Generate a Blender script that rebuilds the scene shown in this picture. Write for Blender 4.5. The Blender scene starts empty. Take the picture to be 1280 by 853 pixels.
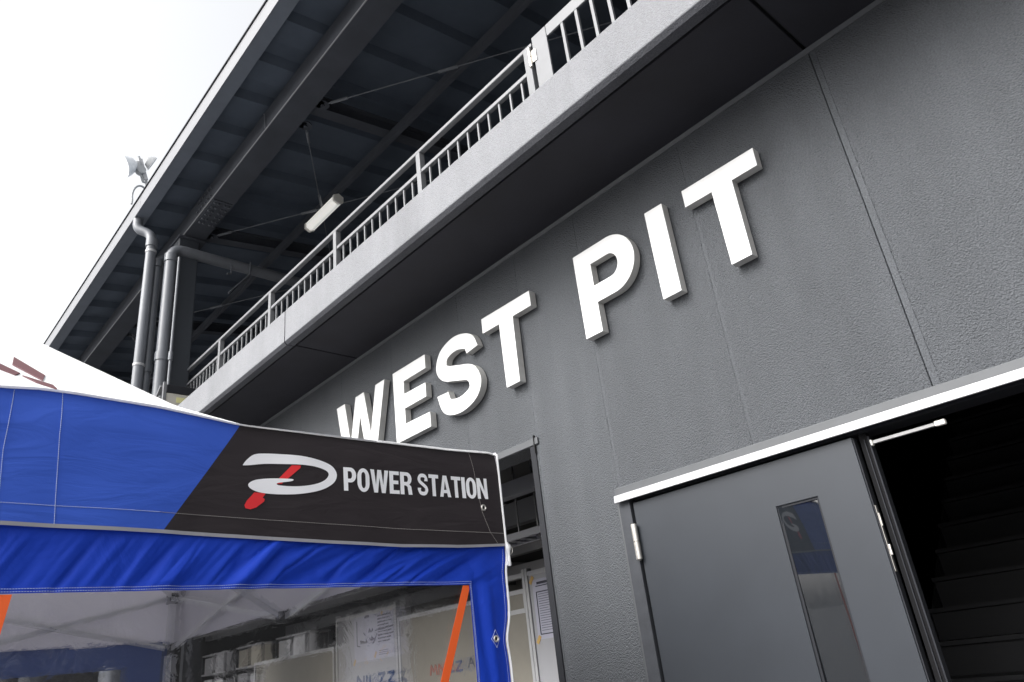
import bpy, bmesh, math, random
from mathutils import Vector, Matrix, noise
from mathutils.geometry import tessellate_polygon
random.seed(7)
R = math.radians
scene = bpy.context.scene
COL = scene.collection

# ------------------------------------------------------------------ materials
def mat(name, color, rough=0.6, metal=0.0, bump=0.0, bscale=60.0, bdist=0.004, var=0.0, vscale=1.5, spec=0.5, bump2=0.0, b2scale=8.0, stretch=None):
    m = bpy.data.materials.new(name); m.use_nodes = True
    nt = m.node_tree; N = nt.nodes; L = nt.links
    b = N['Principled BSDF']
    b.inputs['Base Color'].default_value = (*color, 1)
    b.inputs['Roughness'].default_value = rough
    b.inputs['Metallic'].default_value = metal
    b.inputs['Specular IOR Level'].default_value = spec
    geo = N.new('ShaderNodeNewGeometry')
    vec = geo.outputs['Position']
    if stretch:
        mp = N.new('ShaderNodeMapping'); mp.inputs['Scale'].default_value = stretch
        L.new(vec, mp.inputs['Vector']); vec = mp.outputs['Vector']
    if var > 0:
        n = N.new('ShaderNodeTexNoise'); n.inputs['Scale'].default_value = vscale; n.inputs['Detail'].default_value = 6
        n.inputs['Roughness'].default_value = 0.62
        L.new(vec, n.inputs['Vector'])
        mr = N.new('ShaderNodeMapRange'); mr.inputs['From Min'].default_value = 0.3; mr.inputs['From Max'].default_value = 0.7
        mr.inputs['To Min'].default_value = 1 - var; mr.inputs['To Max'].default_value = 1 + var
        L.new(n.outputs['Fac'], mr.inputs['Value'])
        mx = N.new('ShaderNodeVectorMath'); mx.operation = 'SCALE'
        mx.inputs[0].default_value = color
        L.new(mr.outputs['Result'], mx.inputs['Scale']); L.new(mx.outputs['Vector'], b.inputs['Base Color'])
    prev = None
    for st, sc, ds in ((bump, bscale, bdist), (bump2, b2scale, bdist * 2)):
        if st > 0:
            n = N.new('ShaderNodeTexNoise'); n.inputs['Scale'].default_value = sc; n.inputs['Detail'].default_value = 3
            L.new(vec, n.inputs['Vector'])
            bp = N.new('ShaderNodeBump'); bp.inputs['Strength'].default_value = st; bp.inputs['Distance'].default_value = ds
            L.new(n.outputs['Fac'], bp.inputs['Height'])
            if prev: L.new(prev, bp.inputs['Normal'])
            prev = bp.outputs['Normal']
    if prev: L.new(prev, b.inputs['Normal'])
    return m

M = {}
def stucco(name, col, strength, spk=0.30):
    """sprayed render: round grains pressed together, a little grime running down"""
    m = bpy.data.materials.new(name); m.use_nodes = True
    nt = m.node_tree; N = nt.nodes; L = nt.links
    b = N['Principled BSDF']; b.inputs['Roughness'].default_value = 0.72; b.inputs['Specular IOR Level'].default_value = 0.3
    geo = N.new('ShaderNodeNewGeometry')
    w = N.new('ShaderNodeTexNoise'); w.inputs['Scale'].default_value = 128; w.inputs['Detail'].default_value = 4; w.inputs['Roughness'].default_value = 0.6
    L.new(geo.outputs['Position'], w.inputs['Vector'])
    v = N.new('ShaderNodeTexVoronoi'); v.feature = 'SMOOTH_F1'; v.inputs['Scale'].default_value = 175
    L.new(geo.outputs['Position'], v.inputs['Vector'])
    ad = N.new('ShaderNodeMath'); ad.operation = 'MULTIPLY_ADD'; ad.inputs[1].default_value = -0.8
    L.new(v.outputs['Distance'], ad.inputs[0]); L.new(w.outputs['Fac'], ad.inputs[2])
    bp = N.new('ShaderNodeBump'); bp.inputs['Strength'].default_value = strength; bp.inputs['Distance'].default_value = 0.0085
    L.new(ad.outputs['Value'], bp.inputs['Height']); L.new(bp.outputs['Normal'], b.inputs['Normal'])
    big = N.new('ShaderNodeTexNoise'); big.inputs['Scale'].default_value = 1.3; big.inputs['Detail'].default_value = 7; big.inputs['Roughness'].default_value = 0.65
    mp = N.new('ShaderNodeMapping'); mp.inputs['Scale'].default_value = (1.6, 1, 0.45)
    L.new(geo.outputs['Position'], mp.inputs['Vector']); L.new(mp.outputs['Vector'], big.inputs['Vector'])
    mr = N.new('ShaderNodeMapRange'); mr.inputs['From Min'].default_value = 0.3; mr.inputs['From Max'].default_value = 0.72
    mr.inputs['To Min'].default_value = 0.86; mr.inputs['To Max'].default_value = 1.12
    L.new(big.outputs['Fac'], mr.inputs['Value'])
    mg = N.new('ShaderNodeMapRange'); mg.inputs['From Min'].default_value = 0.25; mg.inputs['From Max'].default_value = 0.75
    mg.inputs['To Min'].default_value = 1-spk; mg.inputs['To Max'].default_value = 1+spk
    L.new(w.outputs['Fac'], mg.inputs['Value'])
    st = N.new('ShaderNodeTexNoise'); st.inputs['Scale'].default_value = 1; st.inputs['Detail'].default_value = 5
    mp2 = N.new('ShaderNodeMapping'); mp2.inputs['Scale'].default_value = (9, 1, 0.35); mp2.inputs['Location'].default_value = (3, 0, 0)
    L.new(geo.outputs['Position'], mp2.inputs['Vector']); L.new(mp2.outputs['Vector'], st.inputs['Vector'])
    ms = N.new('ShaderNodeMapRange'); ms.inputs['From Min'].default_value = 0.35; ms.inputs['From Max'].default_value = 0.7
    ms.inputs['To Min'].default_value = 1.02; ms.inputs['To Max'].default_value = 0.965; L.new(st.outputs['Fac'], ms.inputs['Value'])
    m0 = N.new('ShaderNodeMath'); m0.operation = 'MULTIPLY'; L.new(mr.outputs['Result'], m0.inputs[0]); L.new(ms.outputs['Result'], m0.inputs[1])
    mu = N.new('ShaderNodeMath'); mu.operation = 'MULTIPLY'; L.new(m0.outputs['Value'], mu.inputs[0]); L.new(mg.outputs['Result'], mu.inputs[1])
    sc = N.new('ShaderNodeVectorMath'); sc.operation = 'SCALE'; sc.inputs[0].default_value = col
    L.new(mu.outputs['Value'], sc.inputs['Scale']); L.new(sc.outputs['Vector'], b.inputs['Base Color'])
    M[name] = m
stucco('wall_render', (0.078, 0.083, 0.091), 0.9)
stucco('joint_render', (0.073, 0.078, 0.086), 0.5)
stucco('parapet_render', (0.212, 0.216, 0.229), 0.65, 0.17)
stucco('dark_render', (0.07, 0.072, 0.082), 0.5)
M['joint_band'] = mat('joint_band', (0.094, 0.098, 0.106), 0.6, bump=0.3, bscale=45, var=0.12, vscale=9)
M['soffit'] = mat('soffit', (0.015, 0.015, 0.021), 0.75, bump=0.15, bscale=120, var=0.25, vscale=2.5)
M['joint'] = mat('joint', (0.012, 0.012, 0.013), 0.9)
M['trim'] = mat('trim', (0.064, 0.068, 0.074), 0.5, bump=0.1, bscale=30, var=0.1, vscale=6)
M['frame_paint'] = mat('frame_paint', (0.045, 0.048, 0.055), 0.6, bump=0.2, bscale=60, var=0.15, vscale=10, spec=0.25)
M['alu_white'] = mat('alu_white', (0.4, 0.4, 0.41), 0.38, 0.0, var=0.05, vscale=9)
M['alu'] = mat('alu', (0.22, 0.22, 0.22), 0.4, 0.6, var=0.1, vscale=20)
M['steel'] = mat('steel', (0.72, 0.69, 0.64), 0.3, 0.9, var=0.12, vscale=40)
M['door_paint'] = mat('door_paint', (0.027, 0.031, 0.038), 0.5, bump=0.03, bscale=300, bump2=0.12, b2scale=2.2, bdist=0.002, var=0.09, vscale=3, spec=0.35)
M['frame_dark'] = mat('frame_dark', (0.020, 0.021, 0.025), 0.7, spec=0.2, var=0.1, vscale=5)
M['rubber'] = mat('rubber', (0.010, 0.010, 0.011), 0.9, spec=0.1)
M['letter_white'] = mat('letter_white', (0.62, 0.62, 0.62), 0.5, var=0.06, vscale=5)
M['letter_side'] = mat('letter_side', (0.47, 0.465, 0.45), 0.5, var=0.12, vscale=12)
M['rail_white'] = mat('rail_white', (0.165, 0.169, 0.178), 0.5, var=0.06, vscale=6)
M['gate_paint'] = mat('gate_paint', (0.135, 0.138, 0.147), 0.5, var=0.08, vscale=8)
M['roof_steel'] = mat('roof_steel', (0.058, 0.063, 0.075), 0.85, var=0.14, vscale=3, spec=0.2)
M['roof_deck'] = mat('roof_deck', (0.075, 0.092, 0.12), 0.7, var=0.16, vscale=2.2, spec=0.3)
M['gutter'] = mat('gutter', (0.12, 0.138, 0.168), 0.6, var=0.12, vscale=3)
M['fascia'] = mat('fascia', (0.18, 0.184, 0.195), 0.45, var=0.07, vscale=2)
M['pipe'] = mat('pipe', (0.14, 0.149, 0.166), 0.42, var=0.12, vscale=5, stretch=(1, 1, 0.3))
M['pipe_dark'] = mat('pipe_dark', (0.085, 0.092, 0.105), 0.4, var=0.1, vscale=5)
M['column'] = mat('column', (0.045, 0.051, 0.061), 0.5, var=0.1, vscale=2)
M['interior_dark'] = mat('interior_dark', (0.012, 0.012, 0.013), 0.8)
M['stair_steel'] = mat('stair_steel', (0.030, 0.030, 0.033), 0.75, var=0.1)
M['lamp_body'] = mat('lamp_body', (0.85, 0.83, 0.77), 0.45, var=0.05, vscale=14)
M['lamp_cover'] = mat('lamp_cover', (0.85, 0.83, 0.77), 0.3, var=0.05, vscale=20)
M['flood_glass'] = mat('flood_glass', (0.68, 0.70, 0.72), 0.25, var=0.12, vscale=25)
M['flood_grey'] = mat('flood_grey', (0.32, 0.33, 0.34), 0.5, var=0.15, vscale=20)
M['asphalt'] = mat('asphalt', (0.12, 0.12, 0.122), 0.9, bump=0.5, bscale=90, var=0.18, vscale=1.2)
M['upper_floor'] = mat('upper_floor', (0.035, 0.035, 0.037), 0.8, var=0.1)
M['garage_wall'] = mat('garage_wall', (0.16, 0.155, 0.145), 0.8, var=0.1)
M['garage_ceiling'] = mat('garage_ceiling', (0.03, 0.03, 0.032), 0.8)
M['garage_floor'] = mat('garage_floor', (0.3, 0.3, 0.29), 0.6, var=0.12)
M['beam_grey'] = mat('beam_grey', (0.2, 0.2, 0.215), 0.6, var=0.1)
M['board_white'] = mat('board_white', (0.34, 0.34, 0.36), 0.5, var=0.05)
M['board_beige'] = mat('board_beige', (0.20, 0.185, 0.155), 0.55, var=0.1, vscale=2.5)
M['paper'] = mat('paper', (0.42, 0.42, 0.50), 0.7)
M['ink'] = mat('ink', (0.03, 0.03, 0.045), 0.7)
M['ink_blue'] = mat('ink_blue', (0.006, 0.04, 0.15), 0.5)
M['ink_red'] = mat('ink_red', (0.32, 0.035, 0.02), 0.5)
M['tape'] = mat('tape', (0.52, 0.33, 0.10), 0.6)
M['orange'] = mat('orange', (1.0, 0.145, 0.025), 0.6, bump=0.2, bscale=400)
M['white_cloth'] = mat('white_cloth', (0.82, 0.82, 0.83), 0.7)
M['thread'] = mat('thread', (0.45, 0.52, 0.72), 0.8)
M['thread_grey'] = mat('thread_grey', (0.30, 0.28, 0.27), 0.8)
M['hem'] = mat('hem', (0.32, 0.32, 0.35), 0.8)
M['print_white'] = mat('print_white', (0.93, 0.93, 0.96), 0.6, bump=0.15, bscale=500)
M['print_red'] = mat('print_red', (0.80, 0.028, 0.035), 0.6, bump=0.15, bscale=500)
M['print_rose'] = mat('print_rose', (0.115, 0.042, 0.05), 0.7)
M['tent_frame'] = mat('tent_frame', (0.5, 0.5, 0.52), 0.4, 0.2, var=0.1, vscale=8)
M['plastic_black'] = mat('plastic_black', (0.02, 0.02, 0.022), 0.5)
M['beige_panel'] = mat('beige_panel', (0.46, 0.44, 0.39), 0.6, var=0.08, vscale=8)
M['yellow'] = mat('yellow', (0.65, 0.62, 0.30), 0.6)
M['glove_blue'] = mat('glove_blue', (0.02, 0.09, 0.36), 0.6)

def fabric(name, col, trans=0.2, bump=0.25, stretch=(1, 1, 1)):
    m = bpy.data.materials.new(name); m.use_nodes = True
    nt = m.node_tree; N = nt.nodes; L = nt.links
    b = N['Principled BSDF']; b.inputs['Roughness'].default_value = 0.62; b.inputs['Specular IOR Level'].default_value = 0.25
    b.inputs['Base Color'].default_value = (*col, 1)
    geo = N.new('ShaderNodeNewGeometry')
    n1 = N.new('ShaderNodeTexNoise'); n1.inputs['Scale'].default_value = 5; n1.inputs['Detail'].default_value = 5; n1.inputs['Distortion'].default_value = 1.2
    mpf = N.new('ShaderNodeMapping'); mpf.inputs['Scale'].default_value = stretch; L.new(geo.outputs['Position'], mpf.inputs['Vector'])
    L.new(mpf.outputs['Vector'], n1.inputs['Vector'])
    n2 = N.new('ShaderNodeTexNoise'); n2.inputs['Scale'].default_value = 420
    L.new(geo.outputs['Position'], n2.inputs['Vector'])
    b1 = N.new('ShaderNodeBump'); b1.inputs['Strength'].default_value = bump; b1.inputs['Distance'].default_value = 0.03
    L.new(n1.outputs['Fac'], b1.inputs['Height'])
    b2 = N.new('ShaderNodeBump'); b2.inputs['Strength'].default_value = 0.12; b2.inputs['Distance'].default_value = 0.001
    L.new(n2.outputs['Fac'], b2.inputs['Height']); L.new(b1.outputs['Normal'], b2.inputs['Normal'])
    L.new(b2.outputs['Normal'], b.inputs['Normal'])
    t = N.new('ShaderNodeBsdfTranslucent'); t.inputs['Color'].default_value = (*col, 1)
    mx = N.new('ShaderNodeMixShader'); mx.inputs['Fac'].default_value = trans
    L.new(b.outputs['BSDF'], mx.inputs[1]); L.new(t.outputs['BSDF'], mx.inputs[2])
    L.new(mx.outputs['Shader'], N['Material Output'].inputs['Surface'])
    M[name] = m
    return m, b, t, N, L, geo
fabric('roof_fabric', (0.86, 0.86, 0.87), 0.16, 0.2)
fabric('blue_fabric', (0.010, 0.055, 0.52), 0.10, 0.35)
fabric('blue_faded', (0.05, 0.075, 0.19), 0.15, 0.3)
fabric('grey_inner', (0.50, 0.485, 0.54), 0.18, 0.35)

# printed valance: blue field, black field beyond a slanting border (runs in the cloth, so keyed to place)
m, b, t, N, L, geo = fabric('valance_print', (0.03, 0.09, 0.5), 0.10, 0.24, (1, .8, 3.0))
sx = N.new('ShaderNodeSeparateXYZ'); L.new(geo.outputs['Position'], sx.inputs['Vector'])
ma = N.new('ShaderNodeMath'); ma.operation = 'MULTIPLY_ADD'; ma.inputs[1].default_value = -0.62; ma.inputs[2].default_value = 0.62 * 1.956 + 2.326
L.new(sx.outputs['Z'], ma.inputs[0])
mb_ = N.new('ShaderNodeMath'); mb_.operation = 'ADD'; L.new(ma.outputs['Value'], mb_.inputs[0]); L.new(sx.outputs['Y'], mb_.inputs[1])
gt = N.new('ShaderNodeMath'); gt.operation = 'GREATER_THAN'; gt.inputs[1].default_value = 0; L.new(mb_.outputs['Value'], gt.inputs[0])
mc = N.new('ShaderNodeMix'); mc.data_type = 'RGBA'
mc.inputs['A'].default_value = (0.045, 0.120, 0.60, 1); mc.inputs['B'].default_value = (0.034, 0.028, 0.031, 1)
L.new(gt.outputs['Value'], mc.inputs['Factor'])
L.new(mc.outputs['Result'], b.inputs['Base Color']); L.new(mc.outputs['Result'], t.inputs['Color'])

def clear_sheet(name, tint, haze, wavy):
    m = bpy.data.materials.new(name); m.use_nodes = True
    nt = m.node_tree; N = nt.nodes; L = nt.links
    N.remove(N['Principled BSDF'])
    geo = N.new('ShaderNodeNewGeometry')
    n1 = N.new('ShaderNodeTexNoise'); n1.inputs['Scale'].default_value = 9; n1.inputs['Detail'].default_value = 5; n1.inputs['Distortion'].default_value = 2
    L.new(geo.outputs['Position'], n1.inputs['Vector'])
    bp = N.new('ShaderNodeBump'); bp.inputs['Strength'].default_value = wavy; bp.inputs['Distance'].default_value = 0.03
    L.new(n1.outputs['Fac'], bp.inputs['Height'])
    g = N.new('ShaderNodeBsdfGlossy'); g.inputs['Roughness'].default_value = 0.05; g.inputs['Color'].default_value = (0.9, 0.9, 0.9, 1); L.new(bp.outputs['Normal'], g.inputs['Normal'])
    r = N.new('ShaderNodeBsdfRefraction'); r.inputs['IOR'].default_value = 1.03; r.inputs['Roughness'].default_value = 0.0
    r.inputs['Color'].default_value = (*tint, 1); L.new(bp.outputs['Normal'], r.inputs['Normal'])
    t = N.new('ShaderNodeBsdfTransparent'); t.inputs['Color'].default_value = (*tint, 1)
    mt = N.new('ShaderNodeMixShader'); mt.inputs['Fac'].default_value = 0.45
    L.new(t.outputs['BSDF'], mt.inputs[1]); L.new(r.outputs['BSDF'], mt.inputs[2])
    d = N.new('ShaderNodeBsdfDiffuse'); d.inputs['Color'].default_value = (0.5, 0.5, 0.52, 1)
    m1 = N.new('ShaderNodeMixShader'); m1.inputs['Fac'].default_value = haze
    L.new(mt.outputs['Shader'], m1.inputs[1]); L.new(d.outputs['BSDF'], m1.inputs[2])
    fr = N.new('ShaderNodeFresnel'); fr.inputs['IOR'].default_value = 1.4; L.new(bp.outputs['Normal'], fr.inputs['Normal'])
    m2 = N.new('ShaderNodeMixShader'); L.new(fr.outputs['Fac'], m2.inputs['Fac'])
    L.new(m1.outputs['Shader'], m2.inputs[1]); L.new(g.outputs['BSDF'], m2.inputs[2])
    L.new(m2.outputs['Shader'], N['Material Output'].inputs['Surface'])
    M[name] = m
clear_sheet('clear_vinyl', (0.9, 0.9, 0.91), 0.018, 0.38)

m = bpy.data.materials.new('door_glass'); m.use_nodes = True
b = m.node_tree.nodes['Principled BSDF']; b.inputs['Base Color'].default_value = (0.01, 0.012, 0.015, 1); b.inputs['Roughness'].default_value = 0.02; b.inputs['Specular IOR Level'].default_value = 0.9
b.inputs['Coat Weight'].default_value = 0.0; b.inputs['Coat Roughness'].default_value = 0.02
M['door_glass'] = m
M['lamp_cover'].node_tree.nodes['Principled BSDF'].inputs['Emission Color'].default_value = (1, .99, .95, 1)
M['lamp_cover'].node_tree.nodes['Principled BSDF'].inputs['Emission Strength'].default_value = 0.2  # faint glow added so the dim lamp cover comes out brighter
m = bpy.data.materials.new('tube_light'); m.use_nodes = True
b = m.node_tree.nodes['Principled BSDF']; b.inputs['Emission Color'].default_value = (1, 0.96, 0.9, 1); b.inputs['Emission Strength'].default_value = 7
M['tube_light'] = m

# ------------------------------------------------------------------ mesh helpers
class MB:
    def __init__(s): s.v = []; s.f = []; s.mi = []; s.smooth = False
    def add(s, vs, fs, mi=0):
        o = len(s.v); s.v += [tuple(p) for p in vs]
        for f in fs: s.f.append(tuple(i + o for i in f)); s.mi.append(mi)
        return s
    def box(s, x0, x1, y0, y1, z0, z1, mi=0):
        x0, x1 = sorted((x0, x1)); y0, y1 = sorted((y0, y1)); z0, z1 = sorted((z0, z1))
        return s.add([(x0,y0,z0),(x1,y0,z0),(x1,y1,z0),(x0,y1,z0),(x0,y0,z1),(x1,y0,z1),(x1,y1,z1),(x0,y1,z1)],
                     [(0,3,2,1),(4,5,6,7),(0,1,5,4),(1,2,6,5),(2,3,7,6),(3,0,4,7)], mi)
    def bar(s, a, b, w, h, up=(0,0,1)):
        a = Vector(a); b = Vector(b); d = (b - a).normalized(); u = Vector(up)
        if abs(d.dot(u)) > 0.98: u = Vector((0, 1, 0))
        r = d.cross(u).normalized(); u = r.cross(d).normalized()
        vs = []
        for p in (a, b):
            for i, j in ((-1,-1),(1,-1),(1,1),(-1,1)): vs.append(p + r * w/2 * i + u * h/2 * j)
        return s.add(vs, [(0,1,2,3),(7,6,5,4),(0,4,5,1),(1,5,6,2),(2,6,7,3),(3,7,4,0)])
    def tube(s, pts, r, n=10, mi=0, radii=None):
        pts = [Vector(p) for p in pts]; o = len(s.v); N = None
        for i, p in enumerate(pts):
            d = (pts[min(i+1, len(pts)-1)] - pts[max(i-1, 0)]).normalized()
            if N is None:
                N = d.cross(Vector((0,0,1)))
                if N.length < 0.1: N = d.cross(Vector((0,1,0)))
                N.normalize()
            N = (N - d * N.dot(d)).normalized(); B = d.cross(N)
            rr = radii[i] if radii else r
            for k in range(n):
                a = 2*math.pi*k/n; s.v.append(tuple(p + N*math.cos(a)*rr + B*math.sin(a)*rr))
        for i in range(len(pts)-1):
            for k in range(n):
                a = o+i*n+k; b_ = o+i*n+(k+1) % n; s.f.append((a, b_, b_+n, a+n)); s.mi.append(mi)
        s.f.append(tuple(o+k for k in range(n))[::-1]); s.mi.append(mi)
        s.f.append(tuple(o+(len(pts)-1)*n+k for k in range(n))); s.mi.append(mi)
        return s
    def prismx(s, prof, x0, x1, mi=0):
        """profile [(y,z)..] swept along x"""
        n = len(prof); vs = [(x0, y, z) for y, z in prof] + [(x1, y, z) for y, z in prof]
        fs = [(i, (i+1) % n, (i+1) % n + n, i+n) for i in range(n)] + [tuple(range(n))[::-1], tuple(range(n, 2*n))]
        return s.add(vs, fs, mi)
    def plate(s, loops, y0, y1, side=1, face=0, fn=None):
        """outline (first loop) with holes in (x,z), thickness y0 (front) .. y1"""
        flat = [p for l in loops for p in l]
        tri = tessellate_polygon([[Vector((p[0], p[1], 0)) for p in l] for l in loops])
        n = len(flat); o = len(s.v)
        s.v += [(p[0], y0, p[1]) for p in flat] + [(p[0], y1, p[1]) for p in flat]
        for t in tri:
            a, b_, c = t
            ar = (flat[b_][0]-flat[a][0])*(flat[c][1]-flat[a][1])-(flat[b_][1]-flat[a][1])*(flat[c][0]-flat[a][0])
            if ar < 0: a, b_, c = a, c, b_
            s.f.append((o+a, o+b_, o+c)); s.mi.append(face)
            s.f.append((o+a+n, o+c+n, o+b_+n)); s.mi.append(side)
        k = 0
        for l in loops:
            for i in range(len(l)):
                a = o+k+i; b_ = o+k+(i+1) % len(l)
                s.f.append((a, a+n, b_+n, b_)); s.mi.append(side)
            k += len(l)
        return s

def build(name, mb, mats, parent=None, smooth=False, bevel=0.0, fixn=True):
    me = bpy.data.meshes.new(name)
    if parent is not None:
        L_ = Vector((0,0,0)); p = parent
        while p is not None: L_ += p.location; p = p.parent
    else:
        xs = [v[0] for v in mb.v]; ys = [v[1] for v in mb.v]; zs = [v[2] for v in mb.v]
        L_ = Vector(((min(xs)+max(xs))/2, (min(ys)+max(ys))/2, min(zs)))
    me.from_pydata([(v[0]-L_.x, v[1]-L_.y, v[2]-L_.z) for v in mb.v], [], mb.f)
    if not isinstance(mats, (list, tuple)): mats = [mats]
    for q in mats: me.materials.append(M[q])
    for p_, i in zip(me.polygons, mb.mi): p_.material_index = i; p_.use_smooth = smooth
    if fixn:
        bm = bmesh.new(); bm.from_mesh(me); bmesh.ops.recalc_face_normals(bm, faces=bm.faces); bm.to_mesh(me); bm.free()
    o = bpy.data.objects.new(name, me); COL.objects.link(o)
    if parent is not None: o.parent = parent
    else: o.location = L_
    if bevel > 0:
        md = o.modifiers.new('bevel', 'BEVEL'); md.width = bevel; md.segments = 2; md.limit_method = 'ANGLE'; md.angle_limit = R(40)
    if smooth:
        try:
            me.set_sharp_from_angle(angle=R(40))
        except Exception: pass
    return o
def tag(o, label=None, cat=None, group=None, kind=None):
    if label: o['label'] = label
    if cat: o['category'] = cat
    if group: o['group'] = group
    if kind: o['kind'] = kind
    return o
def thing(name, loc, label, cat, group=None):
    o = bpy.data.objects.new(name, None); o.empty_display_size = 0.2; COL.objects.link(o); o.location = loc
    return tag(o, label, cat, group)
def B(*a): return MB().box(*a)

# ------------------------------------------------------------------ ground
g = MB(); g.add([(-300,-300,0),(300,-300,0),(300,300,0),(-300,300,0)], [(0,1,2,3)])
tag(build('ground', g, 'asphalt'), kind='structure')

# ------------------------------------------------------------------ building
bld = thing('pit_building', (-2, 0, 0), 'dark grey textured pit building with an overhanging upper balcony', 'building')
ZS = 4.04                                     # soffit height
X0, X1 = -11.5, 7.0
DX0, DX1, DZ = -2.41, 0.10, 2.285             # double door opening
GX0, GX1, GZ = -9.6, -3.01, 2.70              # garage opening
joints = [-10.4,-9.6+.02,-8.9,-8.2,-7.5,-6.8,-5.95,-5.2,-4.43,-3.57,-2.94,-2.39,-1.59,-0.80,0.45,1.3,2.2,3.1,4.0,5.0,6.0]
xs = {X0: 0, X1: 0, DX0: 0, DX1: 0, GX0: 0, GX1: 0}
for j in joints:
    wj = 0.015 if abs(j+0.8) < .01 else 0.009
    dj = 0.009 if abs(j+0.8) < .01 else 0.0022
    for a, d in ((-wj-.004, 0), (-wj-.001, dj), (-wj+.002, .0008), (wj-.002, .0008), (wj+.0005, dj*.35), (wj+.003, 0)): xs[round(j+a, 4)] = d
xk = sorted(xs); zk = [0, DZ, GZ, ZS]
w = MB()
for i in range(len(xk)-1):
    a, c = xk[i], xk[i+1]; mid = (a+c)/2
    for k in range(3):
        z0, z1 = zk[k], zk[k+1]; zm = (z0+z1)/2
        if DX0 < mid < DX1 and zm < DZ: continue
        if GX0 < mid < GX1 and zm < GZ: continue
        w.add([(a, xs[a], z0), (c, xs[c], z0), (c, xs[c], z1), (a, xs[a], z1)], [(0,1,2,3)], 1 if xs[a] == .0008 and xs[c] == .0008 else 0)
def back(x0, x1, z0, z1): w.box(x0, x1, 0.013, 0.18, z0, z1)
back(X0, X1, GZ, ZS); back(X0, GX0, 0, GZ); back(GX1, DX0, 0, GZ); back(DX0, DX1, DZ, GZ); back(DX1, X1, 0, GZ)
build('wall', w, ['wall_render', 'joint_render'], bld, fixn=False)
# soft caulk line in the wide joint and cover strip under the soffit
c = MB().prismx([(0.002, ZS-0.030), (-0.006, ZS-0.030), (-0.022, ZS-0.014), (-0.022, ZS-0.013), (0.002, ZS-0.013)], X0, X1)
build('soffit_trim', c, 'trim', bld)
# balcony: slab, chamfered parapet, soffit boards
PX0 = -7.62
par = MB().prismx([(-0.67, ZS+0.002), (-0.67, 4.315), (-0.28, 4.325), (-0.28, ZS+0.06)], PX0, -4.917)
par.prismx([(-0.67, ZS+0.002), (-0.67, 4.315), (-0.28, 4.325), (-0.28, ZS+0.06)], -4.905, X1)
build('balcony_parapet', par, 'parapet_render', bld, bevel=0.006)
ed = MB()
for a, c_ in ((PX0, -4.917), (-4.905, X1)):
    ed.prismx([(-0.668, ZS+0.0), (-0.648, ZS-0.022), (-0.592, ZS-0.022), (-0.592, ZS+0.05), (-0.668, ZS+0.05)], a, c_)
build('parapet_underside', ed, 'dark_render', bld)
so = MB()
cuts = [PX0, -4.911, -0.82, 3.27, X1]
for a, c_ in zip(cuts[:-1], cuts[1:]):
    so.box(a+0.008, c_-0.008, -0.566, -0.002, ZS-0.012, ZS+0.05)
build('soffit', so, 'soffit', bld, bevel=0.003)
build('soffit_joint', B(PX0+.01, X1, -0.60, 0.0, ZS+0.02, ZS+0.09), 'joint', bld)
fl = MB().box(PX0, X1, -0.28, 12, ZS+0.1, ZS+0.2); fl.box(X0-6, PX0, 0.6, 12, ZS+0.1, ZS+0.2)
build('upper_floor', fl, 'upper_floor', bld)
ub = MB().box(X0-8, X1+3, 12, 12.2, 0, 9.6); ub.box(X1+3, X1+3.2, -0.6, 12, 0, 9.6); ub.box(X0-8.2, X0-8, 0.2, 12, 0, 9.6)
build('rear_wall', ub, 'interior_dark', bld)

# door set: lintel band, bright flashing, frame, leaf
lt = MB().box(DX0-0.016, DX1+0.1, -0.010, 0.05, 2.264, 2.303)
build('lintel_band', lt, 'trim', bld, bevel=0.004)
fs_ = MB().prismx([(-0.001, 2.263), (-0.036, 2.2605), (-0.040, 2.224), (-0.034, 2.222), (-0.030, 2.252), (-0.001, 2.252)], DX0-0.004, DX1+0.08)
build('lintel_flashing', fs_, 'alu_white', bld, bevel=0.0015)
df = MB().box(DX0-0.008, DX0+0.066, -0.006, 0.12, 0, 2.251)
df.box(DX0+.0661, DX0+.075, .02, 0.12, 0, 2.2)
build('door_frame', df, 'frame_paint', bld, bevel=0.003)
build('gap_dark_strip', MB().box(DX0+.0755, DX0+.0825, .012, .06, 0, 2.2), 'joint', bld)  # black strip set behind the door gap to give it a dark shade
build('caulk_bead', MB().tube([(DX0-.010, 0.0, .0), (DX0-.012, .0, 1.2), (DX0-.010, .0, 2.262)], .009, 8), 'trim', bld, smooth=True)
df2 = MB().box(DX0+0.075, DX1, 0.012, 0.14, 2.218, 2.284); df2.box(DX1-0.06, DX1+0.02, -0.01, 0.14, 0, 2.25)
build('door_head', df2, 'frame_dark', bld, bevel=0.003)
door = thing('door', (0,0,0), None, None); del_keys = None
door.parent = bld; door.location = Vector((-2.33, 0, 0)) - bld.location
LX0, LX1, LT = -2.327, -1.170, 2.208
gx0, gx1, gz0, gz1 = -1.566, -1.373, 0.95, 2.016
leaf = MB().plate([[(LX0, .01), (LX1, .01), (LX1, LT), (LX0, LT)], [(gx0, gz0), (gx0, gz1), (gx1, gz1), (gx1, gz0)]], 0.000, 0.042, side=0)
build('door_leaf', leaf, 'door_paint', door, bevel=0.002)
gb = MB()
for a in ((gx0-.001, gx0+.012, gz0, gz1), (gx1-.009, gx1+.001, gz0, gz1), (gx0+.012, gx1-.009, gz1-.010, gz1+.001)): gb.box(a[0], a[1], 0.006, 0.036, a[2], a[3])
build('glazing_bead', gb, 'frame_dark', door)
tl = math.tan(R(4.6)); tz = math.tan(R(1.0))
gvs = []
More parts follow.
